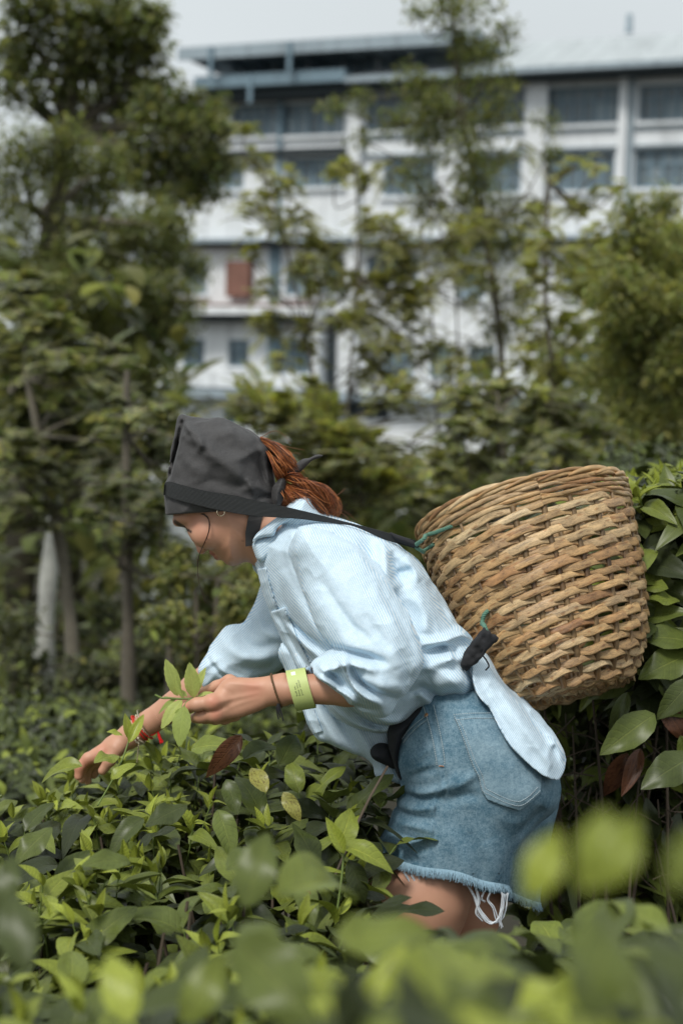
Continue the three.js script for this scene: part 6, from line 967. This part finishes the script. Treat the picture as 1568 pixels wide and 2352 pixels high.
// ------------------------------------------------------------------ wristband, bracelets
{
  const arm = (x, y, z) => armNear(x, y, z);
  // paper wristband: a closed band round the forearm between two sections
  const A = cc(680, 1585, 2.271), B = cc(704, 1581, 2.270), ax = B.clone().sub(A).normalize(), tilt = V(0.22, 1, 0.0).normalize();
  const e1 = V(0, 0, 1), e2 = tilt.clone();
  const ringAt = (s, k, th) => { // point of the band at angle s, k across its width
    const c = A.clone().lerp(B, k), up = V(ax.x * 0 - ax.y, ax.x, 0).normalize(), r = 0.0305, q = c.clone().addScaledVector(up, Math.cos(s) * r * 1.04).addScaledVector(e1, Math.sin(s) * r * 0.98);
    q.x += (0.5 - Math.cos(s) * 0.5) * 0.007 - 0.004; // leans with the arm
    return q.addScaledVector(V(up.x * Math.cos(s), up.y * Math.cos(s), Math.sin(s)), th);
  };
  const P = [], U = [], I = [], n = 72, m = 2;
  for (const th of [0, 0.0009]) for (let i = 0; i <= n; i++) for (let k = 0; k <= m; k++) { const q = ringAt(i / n * 2 * Math.PI, lerp(-0.42, 1.42, k / m), th); P.push(q.x, q.y, q.z); U.push(1 - k / m, i / n); }
  const row = m + 1, half = (n + 1) * row;
  for (let h = 0; h < 2; h++) for (let i = 0; i < n; i++) for (let k = 0; k < m; k++) { const a = h * half + i * row + k; I.push(a, a + 1, a + row, a + 1, a + row + 1, a + row); }
  for (const k of [0, m]) for (let i = 0; i < n; i++) { const a = i * row + k; I.push(a, a + row, a + half, a + row, a + row + half, a + half); }
  let g = new THREE.BufferGeometry(); g.setAttribute('position', new THREE.Float32BufferAttribute(P, 3)); g.setAttribute('uv', new THREE.Float32BufferAttribute(U, 2)); g.setIndex(I); g = g.toNonIndexed(); g.computeVertexNormals();
  const w = 512, h = 2048, cv = document.createElement('canvas'); cv.width = w; cv.height = h; const x = cv.getContext('2d');
  x.fillStyle = '#b4c077'; x.fillRect(0, 0, w, h);
  const r = mulberry(4); for (let i = 0; i < 4000; i++) { x.fillStyle = `rgba(${r() < 0.5 ? '255,255,230' : '120,140,60'},0.05)`; x.fillRect(r() * w, r() * h, 3 + r() * 30, 2 + r() * 4); }
  x.save(); x.fillStyle = '#23281a'; x.font = 'bold 58px sans-serif'; x.textAlign = 'left';
  // three lines of print that run along the strip
  for (const [k, t] of [[0, 'Tell us,'], [1, 'how was'], [2, 'your visit?']].map((q) => q)) { x.save(); x.translate(350 - k * 68, h - 580); x.rotate(Math.PI / 2 * 1); x.scale(0.9, 1); x.fillText(t, 0, 0); x.restore(); }
  x.fillStyle = '#e6ecd8'; x.fillRect(270, h - 215, 110, 90);
  x.restore();
  const t = new THREE.CanvasTexture(cv); t.colorSpace = THREE.SRGBColorSpace;
  put('wristband', g, std({ map: t, roughness: 0.55 }), person);
  // thin braided bracelet with hanging ends
  const loop = (c, up, r1, r2, rad, strands, twist, lean, col) => {
    const gs = []; for (let s = 0; s < strands; s++) { const pts = []; for (let i = 0; i <= 60; i++) { const a = i / 60 * 2 * Math.PI, q = c.clone().addScaledVector(up, Math.cos(a) * r1).add(V(lean * Math.cos(a), 0, Math.sin(a) * r2)), b = a * twist + s / strands * 6.283; q.x += Math.cos(b) * rad * 0.8; q.addScaledVector(up, Math.sin(b) * rad * 0.8 * Math.cos(a)); q.z += Math.sin(b) * rad * 0.8 * Math.sin(a); pts.push(q); } gs.push(tube(pts, rad, 180, 5)); }
    return gs;
  };
  const c1 = cc(635, 1586, 2.275), br = loop(c1, V(-0.1, 1, 0).normalize(), 0.0262, 0.0262, 0.0011, 3, 22, -0.006);
  put('braided_bracelet', merge(br), std({ color: rgb(0.10, 0.055, 0.02), roughness: 0.8 }), person);
  const ends = [[[639, 1616, 2.26], [636, 1625, 2.258], [637, 1638, 2.258], [640, 1652, 2.258]], [[641, 1616, 2.256], [643, 1628, 2.254], [647, 1640, 2.254], [651, 1656, 2.254]], [[640, 1617, 2.254], [640, 1632, 2.252], [644, 1648, 2.252]]].map((p) => tube(p.map((q) => cc(...q)), (s) => 0.0017 * (1 - 0.3 * s), 12, 5));
  put('bracelet_ends', merge(ends), std({ color: rgb(0.01, 0.01, 0.012), roughness: 0.9 }), person);
  // far wrist: red thread, pearls, a fine chain, a red tassel
  const cF = cc(322, 1674, 2.705), upF = V(-0.55, 0.83, 0).normalize().applyAxisAngle(V(0, 0, 1), -1.1 + 0.25), redMat = std({ color: rgb(0.62, 0.035, 0.015), roughness: 0.75 });
  const axF = cc(345, 1658, 2.70).sub(cc(303, 1688, 2.71)).normalize(), upW = V(-axF.y, axF.x, 0);
  put('red_bracelet', merge([...loop(cF, upW, 0.0262, 0.0258, 0.0013, 3, 18, 0.002), ...loop(cF.clone().addScaledVector(axF, 0.005), upW, 0.0266, 0.0262, 0.0011, 2, 16, -0.004)]), redMat, person);
  const pr = mulberry(12), pearl = [];
  for (const [off, rad, k] of [[-0.010, 0.0024, 34], [-0.016, 0.0019, 40], [0.0095, 0.0012, 50]]) for (let i = 0; i < k; i++) { const a = i / k * 6.283, q = cF.clone().addScaledVector(axF, off + rr(-0.001, 0.001, pr)).addScaledVector(upW, Math.cos(a) * 0.0262).add(V(0, 0, Math.sin(a) * 0.0256)); pearl.push(new THREE.SphereGeometry(rad, 8, 6).translate(q.x, q.y, q.z)); }
  put('bead_bracelet', merge(pearl), phys({ color: rgb(0.62, 0.55, 0.40), roughness: 0.3 }), person);
  const bang = loop(cF.clone().addScaledVector(axF, 0.014).addScaledVector(upW, 0.004), upW, 0.031, 0.03, 0.0012, 1, 0, 0.004);
  put('bangle', merge(bang), std({ color: rgb(0.55, 0.48, 0.34), metalness: 0.9, roughness: 0.3 }), person);
  const chainG = []; for (let i = 0; i < 34; i++) { const q = cc(320 - i * 0.15, 1700 + i * 1.55, 2.678); chainG.push(new THREE.TorusGeometry(0.0011, 0.0004, 4, 8).rotateY(i % 2 ? 1.2 : 0).translate(q.x, q.y, q.z)); }
  put('fine_chain', merge(chainG), std({ color: rgb(0.6, 0.52, 0.36), metalness: 0.9, roughness: 0.3 }), person);
  const tas = []; for (let i = 0; i < 16; i++) tas.push(tube([[362, 1676], [366 + rr(-2, 2, pr), 1690], [372 + rr(-4, 3, pr), 1706 + rr(-3, 3, pr)]].map(([a, b]) => cc(a, b, 2.69 + rr(-0.003, 0.003, pr))), 0.0013, 6, 4));
  tas.push(tube([[340, 1690, 2.69], [352, 1688, 2.688], [363, 1678, 2.69]].map((q) => cc(...q)), 0.0012, 8, 4));
  put('red_tassel', merge(tas), std({ color: rgb(0.75, 0.012, 0.012), roughness: 0.7 }), person);
}
// ------------------------------------------------------------------ the picking basket on her back
const DB = 2.56;
const basketFoot = C(1310, 1590, DB), basketRim = C(1197, 1168, DB + 0.095);
const basket = base('tea_basket', W(1310, 1590, DB));
tag(basket, 'woven cane picking basket carried on the woman\'s back by a black head strap', 'basket');
{
  const up = basketRim.clone().sub(basketFoot), H = up.length(); up.normalize();
  const e1 = V(1, 0, 0).addScaledVector(up, -up.x).normalize(), e3 = e1.clone().cross(up).normalize();       // e1 to the right, e3 towards the viewer
  const at = (t, a, r) => basketFoot.clone().addScaledVector(up, t * H).addScaledVector(e1, Math.sin(a) * r).addScaledVector(e3, Math.cos(a) * r);
  const RAD = [[0, 0.112], [0.04, 0.124], [0.12, 0.145], [0.25, 0.163], [0.4, 0.176], [0.55, 0.184], [0.7, 0.190], [0.85, 0.194], [1.05, 0.196]];
  const rad = (t) => { let i = 0; while (i < RAD.length - 2 && t > RAD[i + 1][0]) i++; const [a, b] = [RAD[i], RAD[i + 1]]; return lerp(a[1], b[1], clamp((t - a[0]) / (b[0] - a[0]))); };
  const rB = mulberry(5), N = 24;
  const caneTex = tex(256, 512, (u, v, o) => { const s = 0.75 + 0.22 * tn(u, v * 1, 90, 4) * 1 + 0.25 * tn(u * 1, v, 9, 33) + 0.14 * tn(u, v, 30, 70); const b = smooth(0.55, 0.75, tn(u, v, 14, 50)); o[0] = s * lerp(1, 0.72, b); o[1] = s * lerp(1, 0.60, b); o[2] = s * lerp(1, 0.5, b); });
  const caneBump = tex(256, 256, (u, v, o) => { o[0] = o[1] = o[2] = 0.5 + 0.3 * tn(u, v * 0.12, 80) + 0.2 * tn(u, v, 60, 9); }, { srgb: false });
  const cane = phys({ vertexColors: true, map: caneTex, bumpMap: caneBump, bumpScale: 0.0006, roughness: 0.52, clearcoat: 0.12, clearcoatRoughness: 0.4 });
  const tone = (k) => k < 0.05 ? [0.40, 0.19, 0.07] : k < 0.24 ? [0.40, 0.22, 0.09] : k < 0.72 ? [0.54, 0.335, 0.145] : [0.66, 0.475, 0.26];
  // one weaver: a flattened cane that runs in and out of the stakes once round
  const weaver = (t0, ph, hgt, thick, amp, rise = 0, dr = 0, seg = N * 9) => {
    const P = [], Nn = [], U = [], K = [], I = [], S = 8, cells = [], rowTone = tone(rB()); for (let i = 0; i <= N / 2; i++) cells.push([tone(rB()).map((q, k) => lerp(q, rowTone[k], 0.45)), rr(0.86, 1.12, rB), rr(-0.0016, 0.0016, rB), rr(0.85, 1.2, rB), rr(0.7, 1.3, rB)]);
    for (let i = 0; i <= seg; i++) {
      const a = i / seg * 2 * Math.PI, w0 = Math.cos(a * N / 2 + ph), w = 1 - 2 * Math.pow((1 - w0) / 2, 2.0), ci = Math.floor(((a * N / 2 + ph + Math.PI) / (2 * Math.PI)) % (N / 2)), c = cells[(ci + N) % Math.floor(N / 2)];
      const hh = hgt * (0.76 + 0.24 * smooth(-0.6, 0.8, w)) * c[3], slant = Math.sin(a * N / 2 + ph) * hgt * 0.42;
      const tt = t0 + (rise * i / seg + c[2] + slant * 0.9 + 0.0012 * noise3(a * 6, t0 * 90, 1)) / H, r = rad(tt) + dr + amp * w * c[4] + 0.0015 * noise3(a * 5, t0 * 70, 9), m = at(tt, a, r), out = e1.clone().multiplyScalar(Math.sin(a)).addScaledVector(e3, Math.cos(a));
      for (let j = 0; j <= S; j++) {
        const b = j / S * 2 * Math.PI, cx = Math.sin(b), cy = Math.cos(b), q = m.clone().addScaledVector(up, cx * hh).addScaledVector(out, cy * thick);
        const nn = up.clone().multiplyScalar(cx / hh).addScaledVector(out, cy / thick).normalize();
        P.push(q.x, q.y, q.z); Nn.push(nn.x, nn.y, nn.z); U.push(j / S + t0 * 7.3, a * 0.19 * 6 + t0 * 13.1); K.push(c[0][0] * c[1], c[0][1] * c[1], c[0][2] * c[1]);
      }
    }
    for (let i = 0; i < seg; i++) for (let j = 0; j < S; j++) { const a = i * (S + 1) + j, b = a + S + 1; I.push(a, b, a + 1, b, b + 1, a + 1); }
    const g = new THREE.BufferGeometry(); g.setAttribute('position', new THREE.Float32BufferAttribute(P, 3)); g.setAttribute('normal', new THREE.Float32BufferAttribute(Nn, 3)); g.setAttribute('uv', new THREE.Float32BufferAttribute(U, 2)); g.setAttribute('color', new THREE.Float32BufferAttribute(K, 3)); g.setIndex(I); return fixWinding(g);
  };
  const rows = 23;
  for (let k = 0; k < rows; k++) { const t = lerp(0.015, 0.865, Math.pow(k / (rows - 1), 0.96)); put('weaver', weaver(t, (k % 2) * Math.PI + rr(-0.15, 0.15, rB), rr(0.0074, 0.0088, rB), rr(0.0017, 0.0022, rB), 0.0034), cane, basket); }
  for (let k = 0; k < 6; k++) put('weaver', weaver(0.885 + k * 0.0185, k * 2.1, 0.0044, 0.003, 0.0022, 0.004, 0.002), cane, basket);
  // base: rows that close the bottom
  for (let k = 0; k < 9; k++) { const r0 = 0.104 - k * 0.012; put('base_weaver', weaver(0.004 - k * 0.0012, (k % 2) * Math.PI, 0.006, 0.003, 0.0012, 0, r0 - 0.112 - 0.0, 90), cane, basket); }
  const colored = (g, c) => { const A = new Float32Array(g.attributes.position.count * 3); for (let i = 0; i < A.length; i += 3) A.set(c, i); g.setAttribute('color', new THREE.BufferAttribute(A, 3)); return g; };
  for (let i = 0; i < N; i++) {
    const a = (i + 0.5) / N * 2 * Math.PI - Math.PI / N, pts = []; for (let k = 0; k <= 14; k++) { const t = lerp(-0.005, 0.99, k / 14); pts.push(at(t, a + 0.006 * Math.sin(k * 1.7 + i), rad(t) - 0.0012)); }
    put('stake', colored(tube(pts, 0.0058, 40, 6, 0.5), [0.30, 0.185, 0.085]), cane, basket);
  }
  // rim: canes bent over the top and tucked under the next
  const M = 22;
  for (let i = 0; i < M; i++) {
    const a0 = i / M * 2 * Math.PI, pts = []; for (let k = 0; k <= 12; k++) { const s = k / 12, a = a0 + s * 2 * Math.PI / M * 3.1, t = 0.975 + 0.040 * Math.sin(Math.PI * Math.min(1, s * 1.1)) - 0.012 * s; pts.push(at(t, a, rad(1) + 0.004 * Math.cos(s * Math.PI * 1.3) + 0.002)); }
    const c = tone(rr(0.1, 1, rB)); put('rim_cane', colored(tube(pts, (q) => 0.0062 * Math.pow(clamp(Math.sin(Math.PI * (0.03 + 0.94 * q)), 0, 1), 0.35), 26, 7, 0.6), c), cane, basket);
  }
  const basketF = (x, y, z) => { const q = V(x, y, z).sub(basketFoot), t = q.dot(up) / H, r = Math.hypot(q.dot(e1), q.dot(e3)); return Math.max(r - rad(clamp(t, 0, 1)) - 0.007, -t * H, t * H - H); };
  // straps
  const webTex = tex(256, 256, (u, v, o) => { const s = 0.5 + 0.5 * Math.sin(u * 2 * Math.PI * 12), q = 0.5 + 0.5 * Math.sin(v * 2 * Math.PI * 24 + s * 2), k = 0.016 + 0.012 * s * q + 0.010 * Math.max(0, tn(u, v, 40)) + 0.05 * Math.max(0, tn(u, v, 9, 44) - 0.75); o[0] = k; o[1] = k * 1.08; o[2] = k * 1.1; });
  const webBump = tex(256, 256, (u, v, o) => { o[0] = o[1] = o[2] = (0.5 + 0.5 * Math.sin(u * 2 * Math.PI * 12)) * (0.6 + 0.4 * Math.sin(v * 2 * Math.PI * 24)); }, { srgb: false });
  const web = std({ map: webTex, bumpMap: webBump, bumpScale: 0.0012, roughness: 0.72 }), black = std({ color: rgb(0.012, 0.012, 0.014), roughness: 0.9 });
  const Z1 = (x, y) => [313.6 + x * 0.32, 928.3 + y * 0.32];
  const edge = [[[206, 590], [200, 652]], [[214, 562], [212, 655]], [[250, 558], [246, 670]], [[330, 582], [322, 695]], [[430, 608], [422, 722]], [[560, 634], [548, 752]], [[700, 657], [692, 780]], [[850, 690], [850, 803]], [[1000, 722], [1000, 812]], [[1150, 756], [1150, 821]], [[1300, 792], [1300, 840]], [[1450, 832], [1450, 860]], [[1568, 862], [1568, 880]]].map(([a, b]) => [Z1(...a), Z1(...b)]);
  edge.push([[880, 1222], [880, 1238]], [[912, 1230], [912, 1248]], [[955, 1242], [955, 1260]]);
  const clothes = (x, y, z) => Math.min(scarfFull(x, y, z), topF(x, y, z), headF(x, y, z), sleeveF(x, y, z), leafF(x, y, z), backF(x, y, z));
  const depth = [[378, 2.5], [388, 2.455], [420, 2.43], [480, 2.405], [560, 2.398], [640, 2.40], [740, 2.42], [815, 2.43], [880, 2.445], [960, 2.47]], dAt = (px) => { let i = 0; while (i < depth.length - 2 && px > depth[i + 1][0]) i++; const [a, b] = [depth[i], depth[i + 1]]; return lerp(a[1], b[1], clamp((px - a[0]) / (b[0] - a[0]))); };
  const sP = [], sW = [], sN = [];
  for (const [a, b] of edge) {
    const mx = (a[0] + b[0]) / 2, my = (a[1] + b[1]) / 2;
    const near = [0.05, 0.35, 0.65, 0.95].map((t) => -onto(clothes, lerp(a[0], b[0], t), lerp(a[1], b[1], t), 0).p.z), dz = Math.min(dAt(mx), mx < 830 ? Math.min(...near) - 0.004 : 9);
    const p = C(a[0], a[1], dz), q = C(b[0], b[1], dz + 0.001);
    sP.push(p.clone().lerp(q, 0.5)); sW.push(p.clone().sub(q).multiplyScalar(0.5)); sN.push(mx < 400 ? V(-0.9, 0.1, 0.5) : mx < 440 ? V(-0.35, 0.2, 1) : V(0.05, 0.25, 1));
  }
  // the same strap on her far side
  const farP = [], farW = [], farN = []; for (let i = sP.length - 1; i > 0; i--) { const p = sP[i].clone(); p.z = -5.0 - p.z - (p.z > -2.5 ? 0 : 0); farP.push(p); farW.push(sW[i].clone()); farN.push(V(sN[i].x, sN[i].y, -sN[i].z)); }
  const sub = (pp) => { const out = []; for (let i = 0; i + 1 < pp.length; i++) for (let s = 0; s < 4; s++) { const g = (k) => pp[clamp(k, 0, pp.length - 1)], t = s / 4, [a, b, c, d] = [g(i - 1), g(i), g(i + 1), g(i + 2)]; out.push(V(0, 0, 0).addScaledVector(a, 0.5 * (-t + 2 * t * t - t * t * t)).addScaledVector(b, 0.5 * (2 - 5 * t * t + 3 * t * t * t)).addScaledVector(c, 0.5 * (t + 4 * t * t - 3 * t * t * t)).addScaledVector(d, 0.5 * (-t * t + t * t * t))); } out.push(pp[pp.length - 1]); return out; };
  put('head_strap', ribbon(sub([...farP, ...sP]), sub([...farW, ...sW]), sub([...farN, ...sN]), 0.0022, 40), web, basket);
  const kO = outline([[893, 1222], [912, 1228], [940, 1238], [958, 1250], [962, 1256], [956, 1258], [930, 1250], [905, 1240]], 2.455, { cell: 0.0015 });
  put('strap_knot', dress(fixWinding(nets(inflate(kO, -2.455, 0.009, 0.008), ...bounds([kO], -2.48, -2.43, 0.02), 0.0025)), { uv: (x, y) => [x * 40, y * 40] }), black, basket);
  const rope = (pts, r, name) => { const c = new THREE.CatmullRomCurve3(pts), gs = []; for (let s = 0; s < 3; s++) { const q = [], n = 60, fr = c.computeFrenetFrames(n, false), L = c.getLength(); for (let i = 0; i <= n; i++) { const p = c.getPointAt(i / n), b = i / n * L / 0.0115 * 6.283 + s * 2.094; q.push(p.addScaledVector(fr.normals[i], Math.cos(b) * r).addScaledVector(fr.binormals[i], Math.sin(b) * r)); } gs.push(tube(q, r * 1.05, 120, 6)); } put(name, merge(gs), std({ color: rgb(0.085, 0.19, 0.135), roughness: 0.7 }), basket); };
  const onB = (px, py, l) => onto(basketF, px, py, l).p;
  rope([C(954, 1252, 2.452), C(972, 1238, 2.43), onB(985, 1228, 0.004), onB(1005, 1222, 0.004), onB(1024, 1214, 0.003), onB(1034, 1208, -0.004)], 0.0021, 'green_rope');
  rope([C(952, 1256, 2.458), C(966, 1264, 2.46), onB(980, 1262, 0.002), onB(992, 1250, -0.004)], 0.0018, 'green_rope');
  rope([onB(1119, 1402, -0.004), onB(1114, 1412, 0.004), onB(1112, 1425, 0.006), C(1113, 1440, 2.375), C(1120, 1456, 2.37), C(1128, 1462, 2.37)], 0.0020, 'green_rope');
  const wO = outline([[1056, 1526], [1066, 1500], [1084, 1474], [1104, 1450], [1112, 1440], [1119, 1449], [1124, 1445], [1130, 1455], [1138, 1455], [1147, 1466], [1126, 1486], [1108, 1508], [1088, 1526], [1070, 1543]], 2.36, { cell: 0.0015, per: 1 });
  put('waist_strap', dress(fixWinding(nets((x, y, z) => inflate(wO, -2.36, 0.012, 0.006)(x, y, z) - 0.0018 * noise3(x * 120, y * 120, z * 120), ...bounds([wO], -2.39, -2.32, 0.02), 0.003)), { uv: (x, y) => [x * 40, y * 40] }), black, basket);
  put('loose_cord', tube([[1112, 1490], [1108, 1504], [1116, 1516], [1122, 1530], [1114, 1540]].map(([x, y]) => C(x, y, 2.345)), 0.0014, 20, 5), black, basket);
}
// ------------------------------------------------------------------ the plucked sprig in her near hand
{
  const o = base('tea_sprig', W(432, 1606, 2.28)); tag(o, 'fresh tea sprig with pale green leaves pinched in the woman\'s near hand', 'sprig');
  const palTex = tex(256, 512, (u, v, q) => { const e = Math.abs(u - 0.5) * 2, mid = smooth(0.06, 0.012, e), n = 0.06 * tn(u, v, 12, 5) + 0.05 * tn(u, v, 50, 22), k = 0.86 + n + 0.12 * mid; q[0] = k; q[1] = k; q[2] = k * 0.95; }, { srgb: false }), pm = (c) => phys({ map: palTex, bumpMap: teaBump, bumpScale: 0.0006, color: c, roughness: 0.85, specularIntensity: 0.3, clearcoat: 0.25, clearcoatRoughness: 0.4, transmission: 0.3, thickness: 0 }), pale = pm(rgb(0.44, 0.50, 0.14)), pale2 = pm(rgb(0.33, 0.40, 0.10));
  const lf = (bx, by, bd, tx, ty, td, wid, fold, curl, tint, face, twist = 0) => {
    const p = W(bx, by, bd), q = W(tx, ty, td), dir = q.clone().sub(p), L = dir.length() / (1 - 0.18 * curl);
    const m = mesh('leaf', leafGeo({ wid, fold, curl, wav: 0.06, nl: 14, nw: 6, seed: bx, twist, serr: 0.3 }), tint > 4 ? pale : pale2, o); m.position.copy(p).sub(o.position); m.quaternion.copy(quatFrom(dir, face)); m.scale.setScalar(L);
  };
  const c = V(0.1, 0.3, 1);
  lf(408, 1598, 2.28, 383, 1514, 2.27, 0.19, 0.30, 0.10, 5, V(0.5, 0.2, 1)); lf(422, 1604, 2.275, 402, 1556, 2.27, 0.14, 0.5, 0.1, 5, V(-0.6, 0.1, 1)); lf(446, 1602, 2.27, 436, 1524, 2.255, 0.21, 0.25, 0.12, 5, V(0.2, 0.1, 1)); lf(448, 1596, 2.29, 468, 1532, 2.29, 0.16, 0.35, 0.15, 5, V(-0.5, 0.2, 1)); lf(452, 1600, 2.28, 490, 1588, 2.26, 0.14, 0.4, 0.1, 5, V(0, 1, 0.6)); lf(430, 1600, 2.29, 406, 1582, 2.3, 0.2, 0.3, 0.1, 6, V(0.3, 0.6, 0.8));
  lf(418, 1608, 2.275, 367, 1666, 2.25, 0.20, 0.22, 0.22, 5, V(-0.3, 0.6, 1)); lf(405, 1606, 2.29, 358, 1632, 2.29, 0.15, 0.3, 0.25, 4, V(-0.1, 1, 0.6)); lf(424, 1622, 2.255, 406, 1712, 2.23, 0.235, 0.12, 0.16, 4, V(-0.35, 0.25, 1), 0.15); lf(420, 1626, 2.26, 394, 1660, 2.26, 0.2, 0.4, 0.2, 4, V(-0.5, 0.3, 1));
  const st = [[[378, 1602, 2.30], [410, 1605, 2.28], [440, 1604, 2.275], [470, 1598, 2.29]], [[356, 1596, 2.30], [372, 1603, 2.30], [392, 1604, 2.29]], [[446, 1604, 2.275], [434, 1608, 2.27], [420, 1626, 2.262]]].map((p) => tube(p.map((q) => W(...q)), (t) => 0.0019 * (1 - 0.3 * t), 14, 6));
  putW('stalk', merge(st), greenStem, o);
}
renderer.render(scene, camera);
